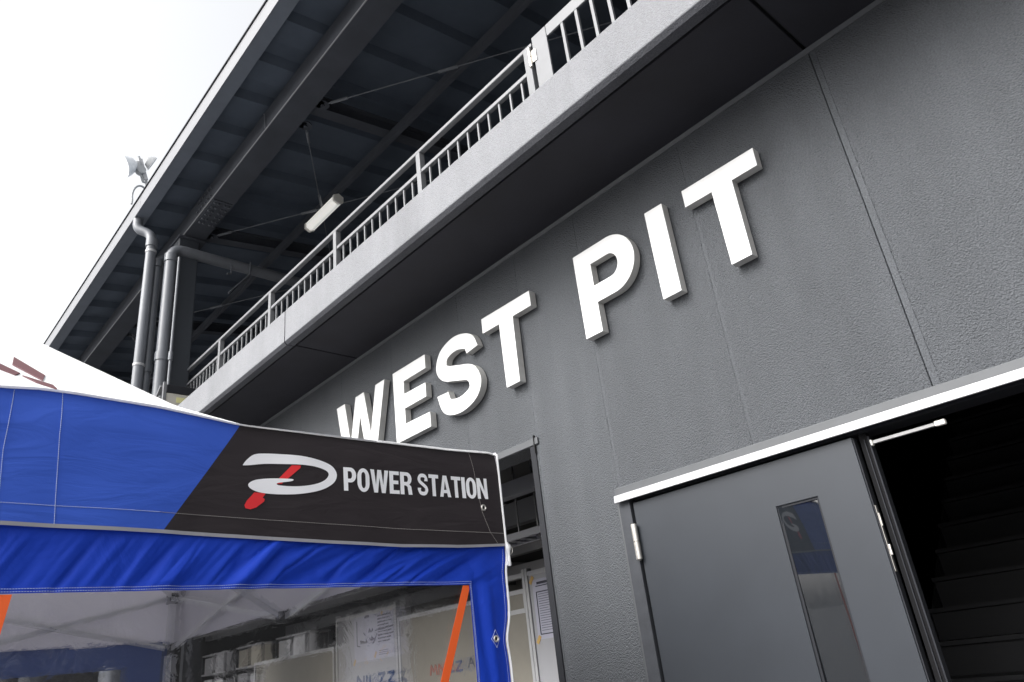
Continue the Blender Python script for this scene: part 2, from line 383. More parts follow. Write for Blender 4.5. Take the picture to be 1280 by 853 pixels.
for zz in (gz0, gz1-.004):
    oy = .021-(zz-(gz0+gz1)/2)*tz
    for (xx, sg, th) in ((gx0+.005, -1, 0), (gx1-.005, 1, 0), (gx1-.005, 1, .004), (gx0+.005, -1, .004)): gvs.append((xx, oy+sg*.09*tl+th, zz))
q = MB().add(gvs, [(0,3,2,1),(4,5,6,7),(0,1,5,4),(1,2,6,5),(2,3,7,6),(3,0,4,7)])
build('window_glass', q, 'door_glass', door)
for hz in (2.015, 1.1, 0.25):
    h = MB().tube([(LX0-.004, -.020, hz-.085), (LX0-.004, -.020, hz-.002)], .0155, 16); h.tube([(LX0-.004, -.020, hz+.002), (LX0-.004, -.020, hz+.085)], .0155, 16)
    h.tube([(LX0-.004, -.020, hz-.092), (LX0-.004, -.020, hz-.085)], .007, 12, radii=[.006, .0145]); h.tube([(LX0-.004, -.020, hz+.085), (LX0-.004, -.020, hz+.09)], .007, 12, radii=[.0145, .007])
    h.tube([(LX0-.004, -.020, hz-.003), (LX0-.004, -.020, hz+.003)], .0095, 12)
    h.box(LX0-.006, LX0-.002, -.02, .02, hz-.08, hz+.08)
    build('hinge', h, 'steel', door, smooth=True)
es = MB().box(LX1+.001, LX1+.006, .004, .040, .02, LT-.004)
build('edge_strip', es, 'frame_dark', door)
lk = MB().box(LX1+.006, LX1+.009, .006, .022, 1.68, 1.93); lk.box(LX1+.009, LX1+.016, .009, .019, 1.74, 1.78); lk.box(LX1+.009, LX1+.013, .009, .019, 1.85, 1.90)
build('latch_plate', lk, 'steel', door, bevel=.002)
ast = MB().box(LX1+.018, LX1+.050, .030, .060, .01, 2.217)
build('meeting_post', ast, 'rubber', bld)
ast = MB().box(LX1+.052, LX1+.058, .026, .062, .01, 2.20); ast.box(LX1+.036, LX1+.040, .024, .031, .01, 2.19)
build('seal_strip', ast, 'frame_dark', bld)
cl = MB().box(-1.105, -0.865, .030, .046, 2.165, 2.180)
cl2 = MB().box(-1.118, -1.105, .026, .050, 2.160, 2.184); cl3 = MB().box(-.865, -.825, .026, .046, 2.163, 2.183)
o = build('door_closer_track', cl, 'alu', bld, bevel=.002); build('track_end', cl2, 'lamp_body', o, bevel=.004); build('track_end', cl3, 'lamp_body', o, bevel=.004)
# stairwell behind the doors
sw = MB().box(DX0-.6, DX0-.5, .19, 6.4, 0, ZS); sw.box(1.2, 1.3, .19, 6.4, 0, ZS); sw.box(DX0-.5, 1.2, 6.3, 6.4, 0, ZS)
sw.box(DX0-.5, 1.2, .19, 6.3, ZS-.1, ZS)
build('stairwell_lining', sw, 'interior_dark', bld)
st = thing('staircase', (-0.9, 0.3, 0), 'dark steel staircase climbing away inside the open doorway', 'staircase')
for i in range(20):
    z = .173*i; y = .163 + z/.81
    s = MB().box(-1.76, -.25, y, y+.008, z, z+.146); s.box(-1.76, -.25, y-.03, y+.225, z+.150, z+.173)
    build('step', s, 'stair_steel', st)
s = MB()
zt = .173*20
for x in (-1.77, -.24): s.add([(x, .05, 0), (x, .163+.3, 0), (x, .163+zt/.81+.2, zt-.12), (x, .163+zt/.81, zt+.12), (x-.012, .05, 0), (x-.012, .463, 0), (x-.012, .363+zt/.81, zt-.12), (x-.012, .163+zt/.81, zt+.12)], [(0,1,2,3), (7,6,5,4), (0,4,5,1), (1,5,6,2), (2,6,7,3), (3,7,4,0)])
build('stringer', s, 'interior_dark', st)

# garage opening surround and inside
og = MB().box(GX1, GX1+.045, -.008, .17, 0, GZ); build('opening_jamb', og, 'frame_dark', bld, bevel=.003)
og = MB().box(GX0, GX1+.075, -.012, .17, GZ+.002, GZ+.045); build('opening_lintel', og, 'trim', bld, bevel=.004)
og = MB().box(GX1+.043, GX1+.049, -.016, -.002, GZ-.05, GZ+.06); build('corner_rod', og, 'joint', bld)
gr = MB().box(GX0-13, GX1+.25, .19, 9, ZS-.62, ZS-.55)
build('garage_ceiling', gr, 'garage_ceiling', bld)
for a in ((GX0-13.1, GX0-13, .19, 9, 0, ZS-.55), (GX1+.05, GX1+.15, .19, 1.4, 0, ZS-.55), (GX0-13, GX1, 8.9, 9, 0, ZS-.55)): build('garage_wall', MB().box(*a), 'garage_wall', bld)
gr = MB().box(GX0-13, GX1+.3, 0, 9, .004, .02); build('garage_floor', gr, 'garage_floor', bld)
for (y, z0, z1, hw) in ((1.0, 2.765, 2.885, .10), (2.6, 2.95, 3.2, .12), (4.4, 3.0, 3.25, .12), (6.5, 3.0, 3.25, .12)):
    build('ceiling_beam', MB().box(GX0-12.9, GX1+.04, y-hw/2, y+hw/2, z0, z1), 'beam_grey', bld, bevel=.006)
for x in (-4.5, -6.6, -8.7, -10.8, -12.9, -15, -17.1):
    build('ceiling_beam', MB().box(x-.05, x+.05, .9, 8.8, 3.26, 3.40), 'beam_grey', bld)
# cable tray hung on rods
tr = thing('cable_tray', (-6, 1.0, 2.42), 'grey cable tray hung on thin rods inside the garage opening', 'cable tray')
s = MB().box(-13, -3.2, .93, .96, 2.42, 2.47).box(-13, -3.2, 1.14, 1.17, 2.42, 2.47)
x = -13.0
while x < -3.2: s.box(x, x+.02, .96, 1.14, 2.425, 2.44); x += .12
build('tray', s, 'beam_grey', tr)
for x in (-12.3, -11.4, -10.5, -9.6, -8.7, -7.8, -6.9, -6.0, -5.1, -4.31, -4.09, -3.5):
    build('hanger_rod', MB().tube([(x, 1.05, 2.43), (x, 1.05, 3.4)], .008, 8), 'alu', tr, smooth=True)
s = MB()
random.seed(3)
for k in range(7):
    s.tube([(-13+ i*.35, .97+.025*k, 2.475+.01*random.random()+.012*math.sin(i*.9+k)) for i in range(28)], .011, 6)
build('cable_bundle', s, 'plastic_black', tr, smooth=True)
def garage_lamp(x, y, z, lab, ln=1.2):
    t = thing('fluorescent_lamp', (x, y, z), lab, 'lamp', 'lit tube lamps in the garage')
    build('lamp_body', MB().box(x-ln/2, x+ln/2, y-.05, y+.05, z+.02, z+.06), 'lamp_body', t)
    build('lamp_tube', MB().tube([(x-ln/2+.02, y, z), (x+ln/2-.02, y, z)], .016, 10), 'tube_light', t, smooth=True)
garage_lamp(-7.0, 2.9, 3.24, 'lit white tube lamp nearest the open right edge of the garage')
garage_lamp(-9.4, 5.2, 3.2, 'lit white tube lamp deep in the garage behind the clear tent window')
garage_lamp(-14.5, 1.8, 3.35, 'white tube lamp added at the far left of the garage to light the racks')  # unseen lamp, added to brighten the far racks
garage_lamp(-8.6, 1.5, 3.22, 'lit white tube lamp in front of the partition boards')

# --- strokes for handwriting and printed sheets
def stroke_mb(s, pts, t, y):
    for (a, b_) in zip(pts[:-1], pts[1:]):
        a = Vector((a[0], y, a[1])); b_ = Vector((b_[0], y, b_[1]))
        s.bar(a, b_, .003, t, up=(0,1,0)) if False else s.bar(a, b_, t, .003, up=(0,1,0))
GL = {'N': [[(0,0),(.05,1),(.85,0),(.9,1)]], 'I': [[(.1,0),(.15,1)]], 'L': [[(.1,1),(.05,0),(.8,.05)]], 'Z': [[(0,.95),(.85,1),(0,0),(.9,.05)]],
      'M': [[(0,0),(.15,1),(.45,.3),(.75,1),(.9,0)]], 'O': [[(.4,1),(.05,.6),(.1,.15),(.45,0),(.85,.35),(.8,.8),(.4,1)]], 'A': [[(0,0),(.4,1),(.85,0)],[(.15,.4),(.7,.4)]],
      'R': [[(0,0),(.05,1),(.6,.95),(.65,.6),(.1,.5),(.8,0)]], 'T': [[(0,1),(.9,1)],[(.45,1),(.4,0)]]}
def hand(text, x, z, h, wd, t, y):
    s = MB()
    for ch in text:
        if ch != ' ':
            for st_ in GL[ch]: stroke_mb(s, [(x+p[0]*wd, z+p[1]*h) for p in st_], t, y)
        x += wd*(1.12 if ch not in 'I' else .5)
    return s
# partition boards on plane y = 2
def board(name, x0, x1, z1, m_, lab, cat, y=2.0, posts=True, hollow=None, group=None):
    t = thing(name, ((x0+x1)/2, y, 0), lab, cat, group)
    build('panel', MB().box(x0+.03, x1-.03, y, y+.03, .02, z1-.04 if hollow is None else hollow), m_, t)
    build('top_rail', MB().box(x0, x1, y-.012, y+.042, z1-.04, z1), 'alu_white', t)
    if hollow is not None:
        build('mid_rail', MB().box(x0+.04, x1-.04, y-.012, y+.042, hollow, hollow+.04), 'alu_white', t)
    for px in (x0+.018, x1-.018):
        build('post', MB().box(px-.018, px+.018, y-.016, y+.046, 0, z1+(.03 if posts else 0)), 'alu_white', t, bevel=.004)
    return t
b1 = board('partition_board', -8.90, -7.52, 2.35, 'board_white', 'pale partition board carrying a hand drawn plan and blue writing', 'partition')
build('writing', hand('NILZZ', -8.42, 1.53, .115, .17, .030, 1.997), 'ink_blue', b1)
b2 = board('partition_board', -7.50, -5.32, 2.20, 'board_beige', 'plain beige partition board behind the orange strap', 'partition', posts=False)
build('writing', hand('MN', -6.93, 1.55, .10, .13, .022, 1.997), 'ink_red', b2)
build('writing', hand('ZZ', -6.62, 1.56, .09, .12, .022, 1.997), 'ink_blue', b2)
build('writing', hand('A RO', -6.28, 1.58, .09, .12, .014, 1.997), 'ink', b2)
b3 = board('partition_board', -5.72, -5.255, 2.335, 'board_beige', 'narrow beige board with open gap under its white top rail', 'partition', y=1.95, hollow=1.98)
b4 = board('partition_board', -5.25, -3.3, 2.335, 'board_white', 'white partition board beside the wall edge with a printed notice', 'partition', y=1.95)
b5 = board('partition_board', -11.3, -8.95, 2.03, 'board_beige', 'dull beige partition board left of the drawn plan', 'partition', posts=False)
# notice sheets
def sheet(x0, x1, z0, z1, lab, y, kind):
    t = thing('paper_notice', ((x0+x1)/2, y, z0), lab, 'notice')
    build('sheet', MB().box(x0, x1, y-.003, y-.001, z0, z1), 'paper', t)
    s = MB(); yy = y-.0045
    random.seed(11 if kind == 'plan' else 5)
    if kind == 'plan':
        for (a, b_, c_, d) in ((.08,.35,.08,.9),(.08,.35,.16,.33),(.55,.62,.8,.62),(.5,.35,.6,.55),(.25,.62,.3,.55)):
            stroke_mb(s, [(x0+a*(x1-x0), z0+b_*(z1-z0)), (x0+c_*(x1-x0), z0+d*(z1-z0))], .010, yy)
        for k in range(9):
            zz = z0+(.92-.07*k)*(z1-z0); a = x0+.62*(x1-x0)
            for q in range(4):
                l_ = random.uniform(.03, .09); stroke_mb(s, [(a, zz), (a+l_, zz+.004)], random.uniform(.008, .02), yy); a += l_+.012
                if a > x1-.06: break
        for (px, pz, n_) in ((.18, .38, 6), (.42, .42, 5), (.30, .93, 4), (.38, .60, 4)):
            for q in range(n_):
                a = x0+px*(x1-x0)+q*.025; zz = z0+pz*(z1-z0)
                stroke_mb(s, [(a, zz), (a+random.uniform(-.02,.02), zz+random.uniform(.02,.05)), (a+.02, zz+.01)], .009, yy)
        for k in range(3):
            zz = z0+(.17-.04*k)*(z1-z0); stroke_mb(s, [(x0+.64*(x1-x0), zz), (x0+.86*(x1-x0), zz)], .006, yy)
    else:
        W_ = x1-x0; H_ = z1-z0
        stroke_mb(s, [(x0+.14*W_, z0+.93*H_), (x0+.8*W_, z0+.93*H_)], .022, yy); stroke_mb(s, [(x0+.1*W_, z0+.88*H_), (x0+.5*W_, z0+.88*H_)], .008, yy)
        stroke_mb(s, [(x0+.1*W_, z0+.08*H_), (x0+.1*W_, z0+.78*H_), (x0+.9*W_, z0+.78*H_), (x0+.9*W_, z0+.08*H_), (x0+.1*W_, z0+.08*H_)], .009, yy)
        for k in range(16):
            zz = z0+(.74-.04*k)*H_; stroke_mb(s, [(x0+.15*W_, zz), (x0+random.uniform(.4, .85)*W_, zz)], .004, yy)
    build('printing', s, 'ink', t)
    for (px, pz) in ((x0+.01, z0), (x1-.25*(x1-x0), z1), (x0+.55*(x1-x0), z0+.1*(z1-z0))) if kind == 'plan' else ((x0, z1), (x0+.01, z0)):
        build('tape', MB().bar((px-.025, y-.006, pz-.03), (px+.02, y-.006, pz+.03), .035, .002, up=(0,1,0)), 'tape', t)
sheet(-8.47, -7.60, 1.80, 2.31, 'large drawn plan sheet taped to the pale partition board', 2.0, 'plan')
sheet(-5.17, -4.74, 1.73, 2.25, 'printed notice with a black frame taped beside the wall edge', 1.95, 'list')
tg = build('blue_tape_roll', MB().tube([(-4.72, 1.90, 1.50), (-4.72, 1.945, 1.50)], .05, 20), 'glove_blue', smooth=True)
tag(tg, 'small blue roll hanging on the white board by the wall edge', 'tape roll')
# shelving far left behind
for i, x in enumerate((-16.6, -14.9, -13.2)):
    t = thing('storage_rack', (x, 3.2, 0), ['dark metal rack at the far left of the garage', 'dark metal rack in the middle behind the tent leg', 'dark metal rack nearest the beige boards'][i], 'rack', 'storage racks in the garage')
    for a in (0, 1.15):
        for c_ in (0, .4): build('post', MB().box(x+a, x+a+.04, 3.2+c_, 3.24+c_, 0, 2.5), 'frame_dark', t)
    for z in (.5, 1.1, 1.65, 2.1, 2.46): build('shelf', MB().box(x, x+1.19, 3.2, 3.64, z, z+.03), 'beam_grey', t)
    for k in range(6):
        zz = (1.13, 1.68, 2.13)[k % 3]; xx = x+.06+.55*(k//3)
        tag(build('storage_box', MB().box(xx, xx+.42, 3.24, 3.6, zz, zz+.3+.04*(k % 2)), ['board_beige', 'board_white', 'beam_grey'][(k+i) % 3], bevel=.01),
            'plain storage box on a shelf of the %s garage rack' % ['leftmost', 'middle', 'rightmost'][i], 'box', 'storage boxes on the %s rack' % ['leftmost', 'middle', 'rightmost'][i])

# ------------------------------------------------------------------ sign letters
sign = thing('building_sign', (-3.2, -.03, 3.1), 'large raised white block letters reading WEST PIT on the grey wall', 'sign')
def letter(loops, lab): 
    o = build('letter', MB().plate(loops, -.062, -.010), ['letter_white', 'letter_side'], sign, bevel=.0015); o['label'] = lab
def arc(cx, cz, rx, rz, a0, a1, n=14): return [(cx+rx*math.cos(R(a0+(a1-a0)*i/n)), cz+rz*math.sin(R(a0+(a1-a0)*i/n))) for i in range(n+1)]
def catmull(P, n=8):
    P = [Vector(p) for p in P]; Q = [P[0]*2-P[1]]+P+[P[-1]*2-P[-2]]; out = []
    for i in range(1, len(Q)-2):
        for k in range(n):
            t = k/n; a, b_, c_, d = Q[i-1:i+3]
            out.append(.5*((2*b_)+(c_-a)*t+(2*a-5*b_+4*c_-d)*t*t+(3*b_-a-3*c_+d)*t**3))
    out.append(P[-1]); return out
def ribbon(P, t, e0=None, e1=None):
    L1, L2 = [], []
    for i, p in enumerate(P):
        d = (P[min(i+1, len(P)-1)]-P[max(i-1, 0)]).normalized(); n = Vector((-d.y, d.x))
        if i == 0 and e0: n = Vector(e0).normalized()
        if i == len(P)-1 and e1: n = Vector(e1).normalized()
        tt = t[0]+(t[1]-t[0])*abs(n.y) if isinstance(t, tuple) else t
        L1.append(p+n*tt/2); L2.append(p-n*tt/2)
    return [(q.x, q.y) for q in L1+L2[::-1]]
letter([[(-5.187,3.662),(-5.054,3.662),(-4.970,3.29),(-4.883,3.662),(-4.756,3.662),(-4.668,3.29),(-4.584,3.662),(-4.452,3.662),(-4.600,3.105),(-4.732,3.105),(-4.820,3.475),(-4.910,3.105),(-5.045,3.105)]], 'letter W, its foot hidden by the tent')
letter([[(-4.337,3.662),(-3.915,3.660),(-3.915,3.553),(-4.196,3.551),(-4.196,3.450),(-3.928,3.445),(-3.928,3.338),(-4.196,3.336),(-4.196,3.219),(-3.896,3.212),(-3.895,3.103),(-4.322,3.103)]], 'letter E')
SP = catmull([(-3.385,3.487),(-3.425,3.560),(-3.555,3.600),(-3.685,3.570),(-3.730,3.490),(-3.690,3.425),(-3.560,3.380),(-3.430,3.335),(-3.384,3.250),(-3.430,3.180),(-3.560,3.150),(-3.690,3.182),(-3.740,3.285)])
letter([ribbon(SP, (.122, .108), (-1, -.12), (-1, .05))], 'letter S')
letter([[(-3.262,3.656),(-2.790,3.650),(-2.790,3.546),(-2.962,3.547),(-2.968,3.104),(-3.090,3.104),(-3.096,3.548),(-3.262,3.550)]], 'letter T of WEST')
letter([[(-2.399,3.683),(-2.14,3.683)]+arc(-2.14, 3.506, .172, .177, 88, -88, 20)+[(-2.272,3.329),(-2.272,3.148),(-2.397,3.148)],
        [(-2.277,3.436),(-2.277,3.578)]+arc(-2.150, 3.507, .064, .071, 90, -90, 12)], 'letter P')
letter([[(-1.853,3.679),(-1.736,3.677),(-1.736,3.147),(-1.851,3.147)]], 'letter I')
letter([[(-1.604,3.673),(-1.180,3.668),(-1.183,3.566),(-1.325,3.567),(-1.328,3.144),(-1.440,3.144),(-1.443,3.569),(-1.604,3.572)]], 'letter T of PIT')

# ------------------------------------------------------------------ balcony railing
rl = thing('balcony_railing', (-5, -.35, 4.32), 'long white steel railing with thin balusters along the balcony', 'railing')
RY, RZ0, RZ1, RM = -.35, 4.322, 5.045, 4.865
RX0, RX1 = -8.1, -2.19
build('top_rail', MB().box(RX0, RX1, RY-.022, RY+.022, RZ1-.03, RZ1), 'rail_white', rl, bevel=.006)
build('mid_rail', MB().box(RX0, RX1, RY-.016, RY+.016, RM-.03, RM), 'rail_white', rl, bevel=.004)
posts = [-8.08, -7.07, -5.87, -4.64, -3.425, -2.225]
for x in posts: build('post', MB().box(x-.024, x+.024, RY-.024, RY+.024, RZ0 if x > PX0 else 4.25, RZ1-.03), 'rail_white', rl, bevel=.004)
for a, c_ in zip(posts[:-1], posts[1:]):
    n = 11
    for k in range(1, n):
        x = a+(c_-a)*k/n; build('baluster', MB().box(x-.0065, x+.0065, RY-.0065, RY+.0065, RZ0 if x > PX0 else 4.25, RM-.03), 'rail_white', rl)
if True:
    gt_ = thing('balcony_gate', (-.5, -.5, 4.32), 'pale flat bar gate section with wide frame at the upper right of the balcony', 'gate')
    GY = -.62
    build('frame_plate', MB().box(-1.975, -1.865, GY, GY+.012, 4.30, 4.735), 'gate_paint', gt_, bevel=.002)
    build('top_band', MB().box(-1.862, 3.0, GY, GY+.012, 4.655, 4.735), 'gate_paint', gt_, bevel=.002)
    x = -1.75
    while x < 2.9:
        build('bar', MB().box(x-.009, x+.009, GY+.002, GY+.018, 4.315, 4.656), 'gate_paint', gt_); x += .105
    h = MB().tube([(-1.995, GY-.012, 4.53), (-1.995, GY-.012, 4.595)], .010, 12).tube([(-1.995, GY-.012, 4.60), (-1.995, GY-.012, 4.665)], .010, 12)
    h.box(-1.995, -1.955, GY-.006, GY-.001, 4.56, 4.64)
    build('hinge', h, 'steel', gt_, smooth=True)
    # short front return of the railing that the hinge hangs on
    build('hinge_post', MB().box(-2.045, -1.997, GY-.01, GY+.03, 4.31, 4.69), 'gate_paint', gt_, bevel=.003)

# stair head beside the balcony end
sb = thing('stair_landing', (-8.2, -.8, 4.2), 'beige and dark landing box with a white stair rail left of the balcony end', 'stair landing')
build('side_panel', MB().box(-7.78, -7.70, -.66, .4, 4.44, 4.60), 'beige_panel', sb, bevel=.004)
build('cap_beam', MB().box(-7.79, -7.69, -.665, .4, 4.602, 4.69), 'frame_dark', sb, bevel=.004)
build('lower_beam', MB().box(-7.79, -7.69, -.665, .4, 4.28, 4.438), 'frame_dark', sb)
build('name_plate', MB().box(-7.699, -7.695, -.56, -.44, 4.50, 4.56), 'yellow', sb)
build('post', MB().box(-7.73, -7.695, -.70, -.667, 3.9, 4.72), 'rail_white', sb, bevel=.003)
build('handrail', MB().bar((-7.79, -.69, 4.70), (-9.6, -.69, 3.5), .035, .03), 'rail_white', sb)
build('handrail', MB().bar((-7.79, -.69, 4.58), (-9.6, -.69, 3.38), .035, .03), 'rail_white', sb)
build('stringer', MB().bar((-7.79, -.66, 4.2), (-9.6, -.66, 3.0), .03, .2), 'rail_white', sb)
build('support', MB().box(-7.78, -7.70, -.3, -.22, 0, 4.28), 'frame_dark', sb)

# ------------------------------------------------------------------ canopy roof
roof = thing('canopy_roof', (-4, 2, 6.8), 'dark steel canopy roof with ribbed deck over the upper balcony', 'roof')
RL, RR = -28.0, 8.0
def dz(y): return 7.165+(y+.55)*.13
prof = MB(); pts = []
x = RL
while x < RR:
    pts += [(x, 0), (x+.05, .085), (x+.26, .085), (x+.31, 0)]; x += .585
y0, y1 = -.93, 12.0
for k in range(len(pts)-1):
    (xa, da), (xb, db) = pts[k], pts[k+1]
    prof.add([(xa, y0, dz(y0)+da), (xb, y0, dz(y0)+db), (xb, y1, dz(y1)+db), (xa, y1, dz(y1)+da)], [(0,1,2,3)])
build('deck', prof, 'roof_deck', roof, fixn=False)
sk = MB(); sk.add([(RL, -1.0, dz(-1)+.1), (RR, -1.0, dz(-1)+.1), (RR, 12.1, dz(12.1)+.1), (RL, 12.1, dz(12.1)+.1)]+[(RL, -1.0, dz(-1)+.14), (RR, -1.0, dz(-1)+.14), (RR, 12.1, dz(12.1)+.14), (RL, 12.1, dz(12.1)+.14)], [(0,3,2,1),(4,5,6,7),(0,1,5,4),(1,2,6,5),(2,3,7,6),(3,0,4,7)])
build('roof_sheet', sk, 'gutter', roof)
build('gutter', MB().box(RL, RR, -1.046, -.905, 7.0, 7.16), 'gutter', roof, bevel=.004)
fa = MB().box(RL, -8.03, -1.053, -1.047, 6.995, 7.205); fa.box(-8.024, RR, -1.053, -1.047, 6.995, 7.205)
build('fascia', fa, 'fascia', roof)
build('fascia_cap', MB().box(RL, RR, -1.066, -.98, 7.206, 7.222), 'frame_dark', roof)
bm_ = MB().box(RL, RR, -.540, -.295, 6.776, 6.790); bm_.box(RL, RR, -.534, -.305, 6.7905, 7.055)
build('main_beam', bm_, 'roof_steel', roof, bevel=.0)
build('beam_edge', MB().box(RL, RR, -.5485, -.541, 6.774, 6.792), 'fascia', roof)
build('secondary_beam', MB().box(RL, RR, .62, .675, 6.86, 6.96), 'roof_steel', roof)
build('secondary_beam', MB().box(RL, RR, 3.4, 3.5, 7.15, 7.3), 'roof_steel', roof)
# purlins in y direction between beam and gutter are the deck ribs; joists cross inward at each column line
jx = [-19.3, -16.5, -13.7, -10.9, -8.06, -5.26, -2.45, .35, 3.1]
for x in jx:
    j = MB()
    a = Vector((x, -.29, 6.87)); b_ = Vector((x, 11.5, 6.87+11.8*.13))
    j.bar(a, b_, .13, .012); j.bar(a+Vector((0,0,.075)), b_+Vector((0,0,.075)), .02, .15); j.bar(a+Vector((0,0,.15)), b_+Vector((0,0,.15)), .13, .012)
    build('joist', j, 'roof_steel', roof)
for x in (-16.5, -10.9, -8.06, -5.26):
    for s_ in ((-1, 1) if x != -8.06 else (1,)):
        px = x+.18*s_
        g_ = MB(); g_.tube([(px, -.235, 6.80), (px, -.235, 6.812)], .065, 18); g_.box(px-.05, px+.05, -.30, -.235, 6.80, 6.812)
        g_.tube([(px, -.235, 6.785), (px, -.235, 6.825)], .02, 10)
        gp = build('gusset_plate', g_, 'roof_steel', roof)
        ex = px+s_*1.24*2.05; ey = -.235+.85*2.05
        r_ = MB().tube([(px+s_*.05, -.20, 6.806), (ex, ey, 6.84)], .0055, 8)
        r_.tube([(px+s_*.07, -.185, 6.806), (px+s_*.22, -.083, 6.808)], .015, 8)
        r_.tube([(px+s_*1.0, .455, 6.82), (px+s_*1.16, .565, 6.822)], .016, 8)
        build('brace_rod', r_, 'pipe', roof, smooth=True)
# splice plates with bolt rows near the column
for xc in (-7.35, -12.9, -1.9):
    sp = MB().box(xc-.28, xc+.28, -.530, -.312, 6.764, 6.7745); build('splice_plate', sp, 'roof_steel', roof, bevel=.001)
    bo = MB()
    for i in range(6):
        for yy in (-.50, -.455, -.385, -.34):
            bo.tube([(xc-.23+i*.092, yy, 6.762), (xc-.23+i*.092, yy, 6.744)], .013, 6)
        for zz in (6.86, 6.97):
            bo.tube([(xc-.2+i*.08, -.534, zz), (xc-.2+i*.08, -.553, zz)], .012, 6)
    build('bolt_row', bo, 'pipe_dark', roof)
cb = MB().tube([(-5.75, -.545, 7.03), (-5.72, -.551, 6.99), (-5.70, -.550, 6.80)], .005, 6)
build('wire', cb, 'pipe', roof)
# columns
for i, x in enumerate((-8.07, -13.7, -19.3)):
    if i: cy0, cy1 = -.53, -.30
    else: cy0, cy1 = -.58, -.345
    t = thing('steel_column', (x, -.45, 0), ['dark steel column beside the grey downpipes', 'dark steel column hidden low behind the white tent top', 'farthest dark steel column under the roof edge'][i], 'column')
    build('shaft', MB().box(x-.15, x+.07, cy0, cy1, 0, 6.763 if i != 0 else 6.773), 'column', t, bevel=.012)
    build('cap_plate', MB().box(x-.2, x+.12, -.60, -.28, 6.745, 6.762), 'roof_steel', t)

# ------------------------------------------------------------------ downpipes
def elbow(c, a0, a1, r, plane):
    return None
def downpipe(path, r, coup, lab, col='pipe', straps=()):
    p0 = path[-1]
    t = thing('downpipe', (p0[0], p0[1], 0), lab, 'downpipe', 'rainwater pipes beside the steel column')
    P = [Vector(p) for p in path]; sm = []
    for i, p in enumerate(P):
        if 0 < i < len(P)-1:
            a = (P[i-1]-p); b_ = (P[i+1]-p); q = min(.14, a.length/2.2, b_.length/2.2)
            A = p+a.normalized()*q; B_ = p+b_.normalized()*q
            for k in range(7):
                u = k/6; sm.append((1-u)**2*A+2*u*(1-u)*p+u*u*B_)
        else: sm.append(p)
    build('pipe', MB().tube(sm, r, 20), col, t, smooth=True)
    for z in coup:
        build('coupling', MB().tube([(p0[0], p0[1], z-.05), (p0[0], p0[1], z+.05)], r+.010, 20), col, t, smooth=True)
    for z in straps:
        build('white_band', MB().tube([(p0[0], p0[1], z-.014), (p0[0], p0[1], z+.014)], r+.006, 20), 'alu_white', t, smooth=True)
downpipe([(-8.25, -1.00, 7.02), (-8.25, -1.00, 6.86), (-8.13, -.87, 6.76), (-8.10, -.86, 6.6), (-8.10, -.86, 0)], .056, (6.62,), 'leftmost grey downpipe that bends out from the roof gutter', straps=(6.50, 5.03))
downpipe([(-8.12, -.55, 6.47), (-8.13, -.765, 6.47), (-8.13, -.765, 0)], .047, (6.38, 5.02), 'slim darker grey downpipe second from the left', col='pipe_dark')
downpipe([(-8.0, 4.5, 6.56), (-8.0, -.655, 6.56), (-8.0, -.655, 0)], .068, (6.42, 5.13), 'thick grey downpipe bending inward below the roof beam')
downpipe([(-7.86, -.605, 6.38), (-7.86, -.605, 0)], .017, (5.1,), 'thin conduit pipe right of the thick downpipe', straps=())
hb = thing('hanger_bracket', (-7.9, .35, 6.2), 'bent thin pipe bracket hanging from the roof pipe near the column', 'bracket')
build('rod', MB().tube([(-7.95, .05, 6.56), (-7.95, .05, 6.40), (-7.9, -.02, 6.35)], .010, 8), 'pipe_dark', hb, smooth=True)
build('rod', MB().tube([(-7.92, .28, 6.62), (-7.92, .28, 6.44), (-7.92, .02, 6.10)], .012, 8), 'pipe_dark', hb, smooth=True)

# hanging lamp
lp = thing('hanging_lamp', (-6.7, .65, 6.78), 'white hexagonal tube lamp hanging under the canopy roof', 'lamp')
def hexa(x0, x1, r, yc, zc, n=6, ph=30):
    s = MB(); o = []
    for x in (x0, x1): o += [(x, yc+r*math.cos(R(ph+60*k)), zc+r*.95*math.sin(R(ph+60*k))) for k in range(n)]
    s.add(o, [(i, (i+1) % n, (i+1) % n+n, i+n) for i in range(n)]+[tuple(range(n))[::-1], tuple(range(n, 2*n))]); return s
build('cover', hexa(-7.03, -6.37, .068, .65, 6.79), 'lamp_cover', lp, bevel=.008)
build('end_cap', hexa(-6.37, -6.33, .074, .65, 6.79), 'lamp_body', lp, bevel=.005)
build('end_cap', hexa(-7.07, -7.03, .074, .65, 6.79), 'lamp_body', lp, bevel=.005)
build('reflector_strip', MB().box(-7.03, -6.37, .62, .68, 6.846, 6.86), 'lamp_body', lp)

# floodlight pair on the roof edge
fl_ = thing('floodlight', (-8.3, -1.0, 7.22), 'pale twin headed floodlight standing on the roof edge', 'floodlight')
def cone(a, b_, ra, rb, n=20): return MB().tube([a, b_], ra, n, radii=[ra, rb])
build('lamp_head', MB().tube([(-8.3, -1.085, 7.80), (-8.3, -1.13, 7.79), (-8.3, -1.18, 7.765), (-8.3, -1.235, 7.735)], .1, 24, radii=[.055, .10, .125, .150]), 'flood_glass', fl_, smooth=True)
build('lamp_head', MB().tube([(-8.28, -.985, 7.92), (-8.28, -.94, 7.915), (-8.28, -.905, 7.90)], .1, 20, radii=[.05, .085, .10]), 'flood_grey', fl_, smooth=True)
s = MB().tube([(-8.3, -1.07, 7.86), (-8.3, -1.035, 7.74)], .045, 14).tube([(-8.3, -1.07, 7.96), (-8.3, -1.03, 7.87)], .016, 8)
s.tube([(-8.33, -1.03, 7.75), (-8.25, -1.03, 7.75)], .055, 16)
build('ballast_housing', s, 'flood_grey', fl_, smooth=True)
